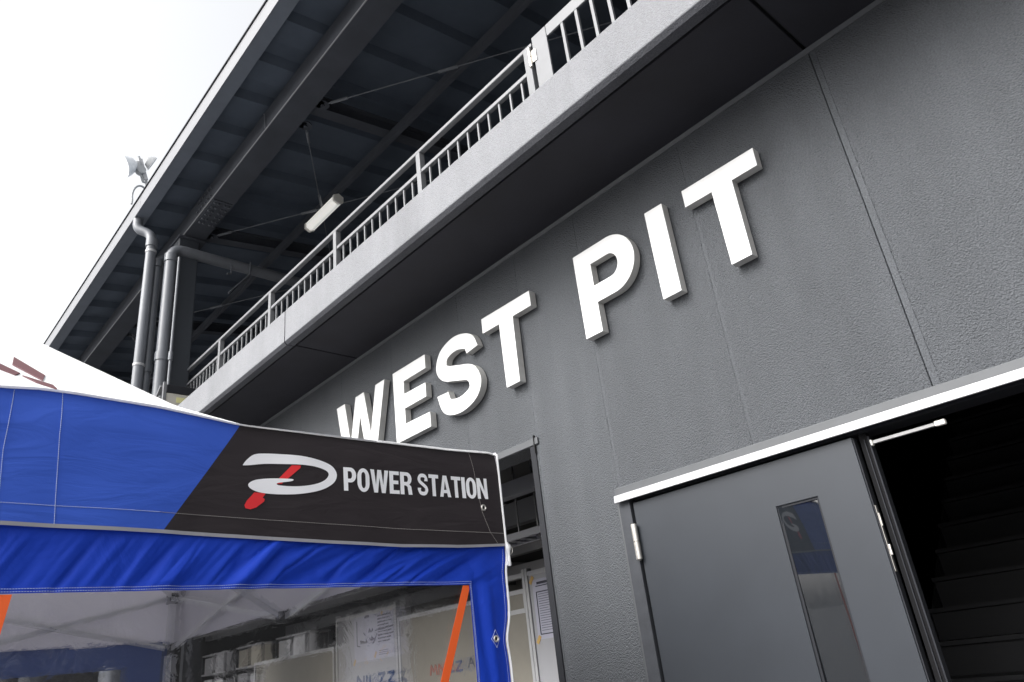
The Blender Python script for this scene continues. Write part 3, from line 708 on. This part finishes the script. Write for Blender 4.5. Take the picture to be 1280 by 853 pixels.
build('yoke_arm', MB().bar((-8.3, -1.05, 7.93), (-8.3, -.955, 7.64), .03, .05), 'alu_white', fl_, bevel=.004)
build('mounting_arm', MB().tube([(-8.3, -1.035, 7.74), (-8.3, -.985, 7.60), (-8.3, -.96, 7.60), (-8.3, -.95, 7.63), (-8.3, -.93, 7.5), (-8.3, -.93, 7.15)], .016, 10), 'flood_grey', fl_, smooth=True)
ck = build('cable_loop', MB().tube([(-8.3, -1.0+.0*k+.09*math.cos(R(a)) , 7.36+.17*math.sin(R(a))) for k, a in enumerate(range(60, 205, 12))]+[(-8.3, -1.085, 7.225)], .013, 8), 'flood_grey', smooth=True)
tag(ck, 'grey cable loop arching off the roof edge below the floodlight', 'cable')

# ------------------------------------------------------------------ tent
TX0, TX1, TY0, TY1 = -5.75, -2.15, -4.06, -1.06
TXC, TYC = (TX0+TX1)/2, (TY0+TY1)/2
tent = thing('canopy_tent', (TXC, TYC, 0), 'blue and black pop-up tent with white roof and clear window walls', 'tent')
def interp(tab, q):
    if q <= tab[0][0]: return tab[0][1]
    for (a, va), (b_, vb) in zip(tab[:-1], tab[1:]):
        if q <= b_: return va+(vb-va)*(q-a)/(b_-a)
    return tab[-1][1]
RP = [(0,2.308),(.1,2.335),(.25,2.42),(.476,2.615),(.605,2.745),(.732,2.925),(.87,3.12),(.96,3.25),(1.0,3.29)]
ZT = [(-4.06,2.315),(-2.757,2.320),(-2.669,2.331),(-2.573,2.330),(-2.363,2.322),(-2.122,2.300),(-1.692,2.298),(-1.3,2.303),(-1.09,2.311),(-1.06,2.306)]
def roofz(x, y):
    u = abs(x-TXC)/1.8; v = abs(y-TYC)/1.5; mm = max(u, v); s = 1-mm
    sag = .035*math.sin(math.pi*min(1, s*1.05))*(1-min(u, v)/max(mm, .02))**.8 if mm > .02 else 0
    dz0 = (interp(ZT, y)-2.312)*max(0, 1-s/.25) if x > TXC and u >= v else 0
    return interp(RP, max(0, s)) - sag + dz0
NX = 84; s = MB(); idx = {}
for i in range(NX+1):
    for j in range(NX+1):
        x = TX0+(TX1-TX0)*i/NX; y = TY0+(TY1-TY0)*j/NX
        s.v.append((x, y, roofz(x, y)))
for i in range(NX):
    for j in range(NX):
        a = i*(NX+1)+j
        quad = (a, a+NX+1, a+NX+2, a+1)
        if (i-NX/2+.5)*(j-NX/2+.5) > 0: s.f += [(quad[0], quad[1], quad[2]), (quad[0], quad[2], quad[3])]
        else: s.f += [(quad[0], quad[1], quad[3]), (quad[1], quad[2], quad[3])]
        s.mi += [0, 0]
rf = build('tent_roof', s, 'roof_fabric', tent, smooth=True, fixn=False)
def on_roof(pts, t, name, m_):
    s = MB(); n = len(pts); s.v += [(x, y, roofz(x, y)+t) for x, y in pts]+[(x, y, roofz(x, y)+.0005) for x, y in pts]
    s.f += [tuple(range(n))]+[(i, (i+1) % n, (i+1) % n+n, i+n) for i in range(n)]; s.mi += [0]*(n+1)
    build(name, s, m_, rf)
on_roof([(-3.585,-2.564),(-3.425,-2.461),(-3.37,-2.475),(-3.50,-2.575)], .006, 'roof_print', 'print_rose')
on_roof([(-3.50,-2.64),(-3.42,-2.552),(-3.395,-2.57),(-3.44,-2.64)], .006, 'roof_print', 'print_rose')
on_roof([(-3.40,-2.545),(-3.335,-2.441),(-3.30,-2.43),(-3.345,-2.50)], .006, 'roof_print', 'print_rose')

ZB = [(-4.06,1.95),(-2.704,1.964),(-2.332,1.956),(-1.848,1.938),(-1.546,1.930),(-1.3,1.932),(-1.06,1.943)]
def vx(y, z):
    """front valance surface: slight billow"""
    n = noise.noise(Vector((0, y*1.7, z*2.2)))*.015+noise.noise(Vector((5, y*6, z*5)))*.005+noise.noise(Vector((9, y*14, z*40)))*.0016*max(0, min(1, (2.06-z)/.06))
    t = max(0, (z-2.21)/.11)
    e = min(1, (TY1-y)/.12)
    return TX1+(n*e)-.018*t*t
s = MB(); NY, NZ = 260, 24
for i in range(NY+1):
    y = TY0+(TY1-TY0)*i/NY
    for j in range(NZ+1):
        z = interp(ZB, y)+(interp(ZT, y)-interp(ZB, y))*j/NZ; s.v.append((vx(y, z), y, z))
for i in range(NY):
    for j in range(NZ):
        a = i*(NZ+1)+j; s.f.append((a, a+NZ+1, a+NZ+2, a+1)); s.mi.append(0)
val = build('valance', s, 'valance_print', tent, smooth=True, fixn=False)
val['label'] = 'front valance, blue at the left and black at the right with white lettering'
# the other three valances
def plain_valance(p, q, nrm, m_):
    s = MB(); n = 80; p = Vector(p); q = Vector(q); nn = Vector(nrm)
    for i in range(n+1):
        b_ = p.lerp(q, i/n)
        for j in range(9):
            z = 1.945+.37*j/8; o_ = nn*(noise.noise(Vector((b_.x*1.6+3, b_.y*1.6, z*2)))*.015)*min(1, 6*min(i, n-i)/n); s.v.append((b_.x+o_.x, b_.y+o_.y, z))
    for i in range(n):
        for j in range(8): a = i*9+j; s.f.append((a, a+9, a+10, a+1)); s.mi.append(0)
    return build('valance', s, m_, tent, smooth=True, fixn=False)
plain_valance((TX1, TY1, 0), (TX0, TY1, 0), (0,1,0), 'grey_inner')
plain_valance((TX0, TY1, 0), (TX0, TY0, 0), (-1,0,0), 'grey_inner')
plain_valance((TX0, TY0, 0), (TX1, TY0, 0), (0,-1,0), 'grey_inner')
# piping along the front edges
s = MB().tube([(vx(y, interp(ZT, y))+.001, y, interp(ZT, y)+.002) for y in [TY0+(TY1-TY0)*i/150 for i in range(151)]], .0028, 8)
build('edge_piping', s, 'hem', val, smooth=True)
s = MB().tube([(vx(y, interp(ZT, y))+.001, y, interp(ZT, y)+.002) for y in [-1.62+.56*i/60 for i in range(61)]]+[(TX1+.001, TY1+.003, 2.30-.352*k/12+.004) for k in range(13)], .0045, 8)
build('corner_piping', s, 'white_cloth', val, smooth=True)
s = MB()
for i in range(150):
    ya = TY0+(TY1-TY0)*i/150; yb = TY0+(TY1-TY0)*(i+1)/150
    za, zb = interp(ZB, ya), interp(ZB, yb)
    s.add([(vx(ya, za)+.0016, ya, za-.003), (vx(yb, zb)+.0016, yb, zb-.003), (vx(yb, zb)+.0016, yb, zb+.007), (vx(ya, za)+.0016, ya, za+.007)], [(0,1,2,3)])
build('hem_tape', s, 'hem', val)
def stitch(pts, m_, parent=val, dashed=True, r=.0009, off=.0014, fn=vx):
    P = [Vector(p) for p in pts]; Q = []
    for a, b_ in zip(P[:-1], P[1:]):
        n = max(1, int((b_-a).length/.006))
        Q += [a.lerp(b_, k/n) for k in range(n)]
    Q.append(P[-1]); s = MB()
    for k in range(0, len(Q)-1, 1):
        a, b_ = Q[k], Q[k+1]
        if dashed: b_ = a.lerp(b_, .72)
        s.tube([(fn(a.x, a.y)+off, a.x, a.y), (fn(b_.x, b_.y)+off, b_.x, b_.y)], r, 4)
    return build('stitching', s, m_, parent)
stitch([(-2.611, 2.326), (-2.607, 2.2), (-2.589, 1.966)], 'thread')
stitch([(-2.722, 2.318), (-2.725, 2.15), (-2.712, 1.968)], 'thread')
stitch([(-4.0, 2.01), (-2.712, 2.0163), (-2.3369, 2.0109)], 'thread')
stitch([(-2.3369, 2.0109), (-1.8474, 1.9961), (-1.5, 1.988), (-1.06, 1.9888)], 'thread_grey')
stitch([(-1.1943, 2.300), (-1.178, 2.1603), (-1.1651, 2.0677), (-1.1344, 1.9926), (-1.0999, 1.950)], 'thread_grey')
# logo and lettering printed on the valance
def decal(loops, off, name, m_):
    flat = [p for l in loops for p in l]
    tri = tessellate_polygon([[Vector((p[0], p[1], 0)) for p in l] for l in loops])
    bm = bmesh.new(); vs = [bm.verts.new((0, p[0], p[1])) for p in flat]
    for a, b_, c_ in tri:
        try: bm.faces.new((vs[a], vs[b_], vs[c_]))
        except ValueError: pass
    ys = [p[0] for p in flat]; zs = [p[1] for p in flat]
    def cut(co, no):
        bmesh.ops.bisect_plane(bm, geom=bm.verts[:]+bm.edges[:]+bm.faces[:], plane_co=co, plane_no=no)
    q = math.ceil(min(ys)/.025)*.025
    while q < max(ys): cut((0, q, 0), (0, 1, 0)); q += .025
    q = math.ceil(min(zs)/.025)*.025
    while q < max(zs): cut((0, 0, q), (0, 0, 1)); q += .025
    for v in bm.verts: v.co.x = vx(v.co.y, v.co.z)+off
    s = MB(); bm.verts.index_update()
    s.v = [tuple(v.co) for v in bm.verts]; s.f = []
    for f in bm.faces:
        if f.normal.x == 0: f.normal_update()
        ids = [v.index for v in f.verts]
        s.f.append(ids)
    s.mi = [0]*len(s.f); bm.free()
    return s
SW = [(-2.1058,2.1678),(-2.0935,2.1853),(-2.0711,2.2041),(-2.0376,2.2109),(-1.9754,2.2139),(-1.911,2.2135),(-1.8518,2.2053),(-1.8102,2.1916),(-1.7912,2.172),(-1.7891,2.151),(-1.8031,2.129),(-1.8372,2.1079),(-1.8813,2.0941),(-1.9383,2.0844),(-2.007,2.0813),(-2.0538,2.0846),(-2.0802,2.0937),(-2.0885,2.1059),(-2.0778,2.117),(-2.0551,2.1252),(-2.0083,2.1315),(-1.9495,2.1335),(-1.9445,2.1285),(-1.9598,2.124),(-1.9909,2.1184),(-1.9976,2.1139),(-1.9873,2.1101),(-1.9456,2.1097),(-1.903,2.1141),(-1.8594,2.1248),(-1.8295,2.1408),(-1.8181,2.1592),(-1.8293,2.1722),(-1.8667,2.1815),(-1.918,2.1838),(-1.9748,2.1812),(-2.0366,2.1768),(-2.083,2.1686),(-2.1025,2.1661)]
def smooth_loop(P, n=4):
    P = [Vector(p) for p in P]; m_ = len(P); out = []
    for i in range(m_):
        a, b_, c_, d = P[i-1], P[i], P[(i+1) % m_], P[(i+2) % m_]
        for k in range(n):
            t = k/n; out.append(.5*((2*b_)+(c_-a)*t+(2*a-5*b_+4*c_-d)*t*t+(3*b_-a-3*c_+d)*t**3))
    return [(p.x, p.y) for p in out]
build('logo_swoosh', decal([smooth_loop(SW)], .0030, 's', 'w'), 'print_white', val, fixn=False)
R1 = [(-1.9466,2.1798),(-1.9165,2.1811),(-1.9179,2.1728),(-1.9819,2.1151),(-2.0011,2.115),(-1.9979,2.1244)]
R2 = [(-2.0681,2.0831),(-2.0306,2.0843),(-2.0414,2.0682),(-2.0347,2.0647),(-2.0364,2.057),(-2.06,2.0379),(-2.0791,2.0307),(-2.094,2.0336),(-2.0975,2.0422),(-2.0904,2.057)]
for r_ in (R1, R2): build('logo_slash', decal([r_], .0018, 's', 'w'), 'print_red', val, fixn=False)
S_ = .30  # stem width in a glyph of width 1
def G(ch):
    a = S_
    if ch == 'I': return .36, [[(0,0),(.36,0),(.36,1),(0,1)]]
    if ch == 'T': return .95, [[(0,1),(0,.83),(.31,.83),(.31,0),(.64,0),(.64,.83),(.95,.83),(.95,1)]]
    if ch == 'E': return .86, [[(0,0),(0,1),(.84,1),(.84,.84),(.34,.84),(.34,.59),(.78,.59),(.78,.43),(.34,.43),(.34,.16),(.86,.16),(.86,0)]]
    if ch == 'N': return 1.05, [[(0,0),(0,1),(.33,1),(.74,.40),(.74,1),(1.05,1),(1.05,0),(.74,0),(.31,.62),(.31,0)]]
    if ch == 'W': return 1.55, [[(0,1),(.33,1),(.46,.34),(.61,1),(.94,1),(1.09,.34),(1.22,1),(1.55,1),(1.27,0),(.94,0),(.775,.66),(.61,0),(.28,0)]]
    if ch == 'A': return 1.1, [[(0,0),(.36,1),(.74,1),(1.1,0),(.77,0),(.715,.18),(.385,.18),(.33,0)], [(.43,.33),(.67,.33),(.55,.74)]]
    if ch == 'P': return 1.0, [[(0,0),(0,1),(.55,1)]+arc(.55,.68,.45,.32,90,-90,12)[1:-1]+[(.55,.36),(.34,.36),(.34,0)], [(.34,.52),(.34,.84),(.52,.84)]+arc(.52,.68,.15,.16,90,-90,8)[1:-1]+[(.52,.52)]]
    if ch == 'R': return 1.05, [[(0,0),(0,1),(.58,1)]+arc(.58,.71,.45,.29,90,-60,12)[1:]+[(.98,.36),(1.05,0),(.71,0),(.64,.34),(.50,.40),(.34,.40),(.34,0)], [(.34,.56),(.34,.84),(.55,.84)]+arc(.55,.70,.15,.14,90,-90,8)[1:-1]+[(.55,.56)]]
    if ch == 'O':
        o_ = arc(.5,.62,.5,.39,0,180,14)+arc(.5,.38,.5,.39,180,360,14); i_ = arc(.5,.66,.17,.19,0,180,10)+arc(.5,.34,.17,.19,180,360,10)
        return 1.0, [o_, i_]
    if ch == 'S':
        P = catmull([(.81,.66),(.80,.80),(.68,.895),(.48,.915),(.28,.885),(.18,.77),(.22,.64),(.40,.55),(.62,.455),(.79,.36),(.81,.22),(.70,.115),(.49,.085),(.27,.12),(.17,.23),(.165,.34)], 5)
        return .98, [ribbon(P, (.31, .165), (-1, 0), (-1, 0))]
def word(text, ya, yb, za, zb, ha, hb_):
    """letters spread from ya to yb, base line za->zb, height ha->hb"""
    wds = []
    for ch in text: wds.append(.42 if ch == ' ' else G(ch)[0]+.085)
    tot = sum(wds)-.085; s = MB(); u = 0
    for ch, wd in zip(text, wds):
        if ch != ' ':
            loops = []
            for l in G(ch)[1]:
                loops.append([(ya+(yb-ya)*(u+p[0])/tot, (za+(zb-za)*(u+p[0])/tot)+p[1]*(ha+(hb_-ha)*(u+p[0])/tot)) for p in l])
            d = decal(loops, .0022, 'x', 'x'); s.add(d.v, d.f)
        u += wd
    return s
build('lettering', word('POWER STATION', -1.763, -1.128, 2.108, 2.118, .081, .081), 'print_white', val, fixn=False)
gm = MB()
def ring(s, y, z, x, r0, r1, n=20):
    o = len(s.v)
    for k in range(n):
        a = 2*math.pi*k/n
        for rr, xx in ((r0, x), ((r0+r1)/2, x+.003), (r1, x)): s.v.append((xx, y+rr*math.cos(a), z+rr*math.sin(a)))
    for k in range(n):
        for j in (0, 1):
            a = o+k*3+j; b_ = o+((k+1) % n)*3+j; s.f.append((a, b_, b_+1, a+1)); s.mi.append(0)
ring(gm, -1.155, 2.084, vx(-1.155, 2.084)+.001, .006, .013)
build('grommet', gm, 'steel', val, smooth=True)
gm = MB().tube([(vx(-1.155, 2.084)+.0008, -1.155, 2.084), (vx(-1.155, 2.084)+.0012, -1.155, 2.084)], .007, 14)
build('grommet_hole', gm, 'joint', val)

# ---- front side panel: blue border with folds round a clear window
WY1, WZ1 = -1.246, 1.802
def px_(y, z):
    """folds of the hanging blue cloth"""
    d = 0
    if z > 1.79:
        t = (y+1.06)                       # <=0
        ang = .50 if t > -.9 else .50+(-t-.9)*.55
        u = (z-1.95)-ang*(y+1.1); v = (y+1.1)+ang*(z-1.95)
        fr_ = abs(noise.noise(Vector((u*15+4, v*2.2, 21))))
        d += -.010*(1-min(1, fr_*7))*min(1, (1.955-z)/.05+.1)*min(1, (z-1.795)/.04)*math.exp(-((-t-.55)/.6)**2)
        am = .010*math.exp(-((-t-.45)/.75)**2)+.0035
        top = min(1, (1.955-z)/.05+.25); bot = min(1, (z-1.795)/.03)*.85+.15
        f = noise.noise(Vector((u*19, v*2.6, 1)))*.95+noise.noise(Vector((u*46, v*4.5, 7)))*.42*max(0, noise.noise(Vector((u*4, v*3, 12)))*2+.4)+noise.noise(Vector((u*8, v*1.6, 3)))*1.0
        d += am*f*top*bot*1.7
        if y > -1.2: d *= max(0.25, (-1.06-y)/.14)
    if y > WY1-.01:
        w2 = min(1, (y-WY1+.01)/.05)*min(1, (TY1-y)/.02+.2)
        k = max(0, min(1, (1.95-z)/.2))
        d += k*(noise.noise(Vector((y*22, z*3.0, 9)))*.012+noise.noise(Vector((y*9, z*1.2, 2)))*.014)*w2
    return TX1-.012+d
sp_ = thing('side_panel', (0,0,0), None, None); sp_.parent = tent; sp_.location = (0,0,0)
s = MB()
def grid(s, y0, y1, ny, z0f, z1f, nz, yf=None):
    o = len(s.v)
    for i in range(ny+1):
        y = y0+(y1-y0)*i/ny
        for j in range(nz+1):
            a = z0f(y) if callable(z0f) else z0f; b_ = z1f(y) if callable(z1f) else z1f
            z = a+(b_-a)*j/nz; yy = yf(y, z) if yf else y
            s.v.append((px_(yy, z), yy, z))
    for i in range(ny):
        for j in range(nz):
            a = o+i*(nz+1)+j; s.f.append((a, a+nz+1, a+nz+2, a+1)); s.mi.append(0)
EY = -1.085
def edge_y(z): return -1.058-.009*max(0, min(1, (1.90-z)/.05))-.075*max(0, 1.84-z)-.012*math.exp(-((z-1.61)/.05)**2)+.003*math.sin(z*23)
grid(s, TY0, WY1, 560, WZ1, lambda y: interp(ZB, y)+.012, 30)
def strip_y(y, z):
    t = (y-WY1)/(-1.06-WY1); return WY1+(edge_y(z)-WY1)*t
grid(s, WY1, -1.06, 46, 0.02, lambda y: 1.957, 300, strip_y)
grid(s, TY0, WY1, 60, 0.02, .85, 10)
grid(s, TY0, TY0+.18, 6, .85, WZ1, 20)
o = build('blue_panel', s, 'blue_fabric', sp_, smooth=True, fixn=False)
s = MB()
for i in range(81):
    for j in range(21):
        y = TY0+.16+(WY1+.006-TY0-.16)*i/80; z = .84+(WZ1+.006-.84)*j/20
        s.v.append((TX1-.026+noise.noise(Vector((1, y*3, z*3)))*.004, y, z))
for i in range(80):
    for j in range(20): a = i*21+j; s.f.append((a, a+21, a+22, a+1)); s.mi.append(0)
build('clear_window', s, 'clear_vinyl', sp_, smooth=True, fixn=False)
for dz_ in (.004, .011):
    stitch([(-4.0, WZ1+dz_), (WY1+.003+dz_*.6, WZ1+dz_)], 'thread', sp_, r=.0008, off=.001, fn=px_)
    stitch([(WY1+.003+dz_*.6, WZ1+dz_), (WY1+.003+dz_*.6, 1.2)], 'thread', sp_, r=.0008, off=.001, fn=px_)
s = MB().tube([(TX1-.006, edge_y(1.945-.02*k)+.004, 1.945-.02*k) for k in range(60)], .0042, 8)
build('edge_piping', s, 'white_cloth', sp_, smooth=True)
stitch([(edge_y(1.93-.02*k)-.010, 1.93-.02*k) for k in range(40)], 'thread', sp_, r=.0008, off=.0012, fn=px_)
gy, gz = -1.150, 1.612
dd = .030
stitch([(gy-dd*.75, gz), (gy, gz+dd), (gy+dd*.75, gz), (gy, gz-dd), (gy-dd*.75, gz)], 'thread', sp_, dashed=False, r=.0009, off=.002, fn=px_)
gm = MB(); ring(gm, gy, gz, px_(gy, gz)+.0025, .006, .0125); build('grommet', gm, 'steel', sp_, smooth=True)
build('grommet_hole', MB().tube([(px_(gy, gz)+.0015, gy, gz), (px_(gy, gz)+.002, gy, gz)], .0065, 14), 'joint', sp_)
# orange straps just behind the window
def strap(a, b_, wd):
    a = Vector(a); b_ = Vector(b_); s = MB(); n = 12
    for i in range(n+1):
        p = a.lerp(b_, i/n); s.v += [(p.x, p.y-wd/2, p.z), (p.x, p.y+wd/2, p.z), (p.x-.0015, p.y+wd/2, p.z), (p.x-.0015, p.y-wd/2, p.z)]
    for i in range(n):
        for k in range(4): a_ = i*4+k; b2 = i*4+(k+1) % 4; s.f.append((a_, b2, b2+4, a_+4)); s.mi.append(0)
    return s
o = build('orange_strap', strap((TX1-.0145, -1.256, 1.800), (TX1-.0145, -1.69, .75), .034), 'orange', tent); o['label'] = 'orange strap slanting down at the right edge of the clear window'
o = build('orange_strap', strap((TX1-.0145, -2.672, 1.800), (TX1-.0145, -2.80, .75), .038), 'orange', tent); o['label'] = 'orange strap at the left edge of the picture'
# corner buckle and webbing
s = MB().tube([(TX1+.002, TY1+.004, 1.953), (TX1+.006, TY1+.006, 1.93), (TX1+.004, TY1+.008, 1.905), (TX1+.004, TY1+.006, 1.865)], .006, 8, radii=[.007, .010, .006, .007])
s.box(TX1-.004, TX1+.010, TY1+.000, TY1+.018, 1.925, 1.945); s.box(TX1-.002, TX1+.008, TY1-.003, TY1+.014, 1.868, 1.884)
build('buckle', s, 'white_cloth', tent, bevel=.002)
s = MB()
n = 18; s.tube([(TX1+.004, TY1+.016+.013*math.cos(2*math.pi*k/n), 1.925+.016*math.sin(2*math.pi*k/n)) for k in range(n+1)], .0018, 6)
build('split_ring', s, 'steel', tent, smooth=True)

# rear and left side panels (blue with a clear window each)
def rear_panel(ax, c0, c1, fixed):
    t = thing('side_panel', (0,0,0), None, None); t.parent = tent; t.location = (0,0,0)
    s = MB()
    def q(u0, u1, z0, z1):
        n = 40
        o = len(s.v)
        for i in range(n+1):
            u = u0+(u1-u0)*i/n
            for z in (z0, (z0+z1)/2, z1):
                d = noise.noise(Vector((u*5, z*1.5, fixed)))*.02
                s.v.append((fixed+d, u, z) if ax == 'x' else (u, fixed+d, z))
        for i in range(n):
            for j in (0, 1): a = o+i*3+j; s.f.append((a, a+3, a+4, a+1)); s.mi.append(0)
    q(c0, c1, 1.80, 1.955); q(c0, c1, .02, .8); q(c0, c0+.25, .8, 1.8); q(c1-.25, c1, .8, 1.8); q((c0+c1)/2-.1, (c0+c1)/2+.1, .8, 1.8)
    build('blue_panel', s, 'blue_faded', t, smooth=True, fixn=False)
    s = MB()
    for (u0, u1) in ((c0+.25, (c0+c1)/2-.1), ((c0+c1)/2+.1, c1-.25)):
        f = fixed
        s.add([(f, u0, .8), (f, u1, .8), (f, u1, 1.8), (f, u0, 1.8)] if ax == 'x' else [(u0, f, .8), (u1, f, .8), (u1, f, 1.8), (u0, f, 1.8)], [(0,1,2,3)])
    build('clear_window', s, 'clear_vinyl', t, fixn=False)
rear_panel('x', TY0, TY1-.08, TX0+.012)
# frame
legs = [(TX1-.06, TY1-.05), (TX0+.06, TY1-.05), (TX0+.06, TY0+.06), (TX1-.06, TY0+.06)]
for (x, y) in legs:
    lg = build('leg', MB().box(x-.02, x+.02, y-.02, y+.02, 0.02, 2.28), 'tent_frame', tent, bevel=.003)
    build('foot', MB().box(x-.05, x+.05, y-.05, y+.05, 0.001, .02), 'tent_frame', lg)
    build('slider', MB().box(x-.032, x+.032, y-.032, y+.032, 1.86, 1.93), 'plastic_black', lg, bevel=.005)
    build('top_socket', MB().box(x-.032, x+.032, y-.032, y+.032, 2.2, 2.275), 'plastic_black', lg, bevel=.005)
hub = MB().box(TXC-.045, TXC+.045, TYC-.045, TYC+.045, 2.72, 2.80); build('hub', hub, 'plastic_black', tent, bevel=.006)
build('peak_pole', MB().box(TXC-.02, TXC+.02, TYC-.02, TYC+.02, 2.5, 3.26), 'tent_frame', tent, bevel=.003)
def scissor(a, b_, zl, zh, off):
    a = Vector((*a, 0)); b_ = Vector((*b_, 0)); m_ = (a+b_)/2
    for p, q in ((a, m_), (m_, b_)):
        d = Vector((q-p)).normalized(); nn = Vector((-d.y, d.x, 0))*.012
        build('truss_bar', MB().bar(p+nn+Vector((0,0,zl)), q+nn+Vector((0,0,zh)), .014, .030), 'tent_frame', tent)
        build('truss_bar', MB().bar(p-nn+Vector((0,0,zh)), q-nn+Vector((0,0,zl)), .014, .030), 'tent_frame', tent)
    build('truss_joint', MB().box(m_.x-.025, m_.x+.025, m_.y-.025, m_.y+.025, zl-.03, zl+.03).box(m_.x-.025, m_.x+.025, m_.y-.025, m_.y+.025, zh-.03, zh+.03), 'plastic_black', tent)
for k in range(4): scissor(legs[k], legs[(k+1) % 4], 1.90, 2.24, 0)
for k in range(4):
    a = Vector((*legs[k], 0)); c_ = Vector((TXC, TYC, 0)); m_ = a.lerp(c_, .5)
    build('roof_strut', MB().bar(a+Vector((0,0,2.25)), c_+Vector((0,0,2.76)), .016, .03), 'tent_frame', tent)
for k in range(4):
    a = (Vector((*legs[k], 0))+Vector((*legs[(k+1) % 4], 0)))/2; c_ = Vector((TXC, TYC, 0)); m_ = (a+c_)/2
    build('truss_bar', MB().bar(a+Vector((0,0,2.24)), c_+Vector((0,0,2.52)), .014, .028), 'tent_frame', tent)
    build('truss_bar', MB().bar(a+Vector((0,0,1.90)), c_+Vector((0,0,2.76)), .014, .028), 'tent_frame', tent)

# a second tent further along the lane
nt_ = thing('neighbour_tent', (-10.6, -3.2, 0), 'farther blue tent with white roof seen only through the clear window', 'tent')
s = MB()
cx_, cy_ = -10.6, -3.2; c4 = [(-12.1,-4.7),(-9.1,-4.7),(-9.1,-1.7),(-12.1,-1.7)]
n = 10
for k in range(4):
    a = Vector((*c4[k], 2.3)); b_ = Vector((*c4[(k+1) % 4], 2.3)); p = Vector((cx_, cy_, 3.2)); o = len(s.v)
    for i in range(n+1):
        t = i/n
        for q in range(n+1):
            v = a.lerp(b_, q/n).lerp(p, t); v.z = 2.3+.9*(t**1.25); s.v.append(tuple(v))
    for i in range(n):
        for q in range(n): u_ = o+i*(n+1)+q; s.f.append((u_, u_+1, u_+n+2, u_+n+1)); s.mi.append(0)
build('tent_roof', s, 'roof_fabric', nt_, smooth=True)
for k in range(4):
    (xa, ya), (xb, yb) = c4[k], c4[(k+1) % 4]
    build('valance', MB().add([(xa,ya,1.97),(xb,yb,1.97),(xb,yb,2.3),(xa,ya,2.3)], [(0,1,2,3)]), 'blue_faded', nt_, fixn=False)
    build('leg', MB().box(xa-.02, xa+.02, ya-.02, ya+.02, 0, 2.3), 'tent_frame', nt_)
    m0 = ((xa+xb)/2, (ya+yb)/2)
    for (p_, q_) in (((xa,ya,1.9),(m0[0],m0[1],2.25)), ((xa,ya,2.25),(m0[0],m0[1],1.9)), ((m0[0],m0[1],1.9),(xb,yb,2.25)), ((m0[0],m0[1],2.25),(xb,yb,1.9))):
        build('truss_bar', MB().bar(p_, q_, .014, .03), 'tent_frame', nt_)

# ------------------------------------------------------------------ world, sun, camera
wd = bpy.data.worlds.new('World'); scene.world = wd; wd.use_nodes = True
nt = wd.node_tree; N = nt.nodes; L = nt.links
sky = N.new('ShaderNodeTexSky'); sky.sky_type = 'NISHITA'; sky.sun_disc = False
SE, SR = R(40), R(192)
sky.sun_elevation = SE; sky.sun_rotation = SR; sky.air_density = 1.2; sky.dust_density = 6.0; sky.ozone_density = 1.0
hs = N.new('ShaderNodeHueSaturation'); hs.inputs['Saturation'].default_value = 0.12
L.new(sky.outputs['Color'], hs.inputs['Color']); L.new(hs.outputs['Color'], N['Background'].inputs['Color'])
N['Background'].inputs['Strength'].default_value = 0.15
sl = bpy.data.lights.new('sun', 'SUN'); sl.energy = 0.5; sl.angle = R(35); sl.color = (1, .98, .95)
so_ = bpy.data.objects.new('sun', sl); COL.objects.link(so_)
# direction towards the sun: azimuth measured as in the sky node (0 = +Y, clockwise)
dv = Vector((math.sin(SR)*math.cos(SE), math.cos(SR)*math.cos(SE), math.sin(SE)))
so_.rotation_euler = dv.to_track_quat('Z', 'Y').to_euler(); so_.location = (0, -5, 20)
cam = bpy.data.cameras.new('camera'); co = bpy.data.objects.new('camera', cam); COL.objects.link(co)
cam.sensor_width = 36; cam.lens = 25.623; cam.clip_end = 1000; cam.clip_start = .05
XC = Vector((0.65960896,-0.37554118,-0.65106439)); YC = Vector((0.74339651,0.19827032,0.63878832)); ZC = Vector((-0.11080457,-0.90534949,0.40995688))
rt = Vector((XC[0],YC[0],ZC[0])); dn = Vector((XC[1],YC[1],ZC[1])); fw = Vector((XC[2],YC[2],ZC[2]))
mt = Matrix((( rt[0],-dn[0],-fw[0]),(rt[1],-dn[1],-fw[1]),(rt[2],-dn[2],-fw[2]))).to_4x4(); mt.translation = Vector((0,-3,1.5))
co.matrix_world = mt; scene.camera = co
vs_ = scene.view_settings; vs_.view_transform = 'Standard'; vs_.look = 'None'; vs_.exposure = 1.3; vs_.gamma = 1
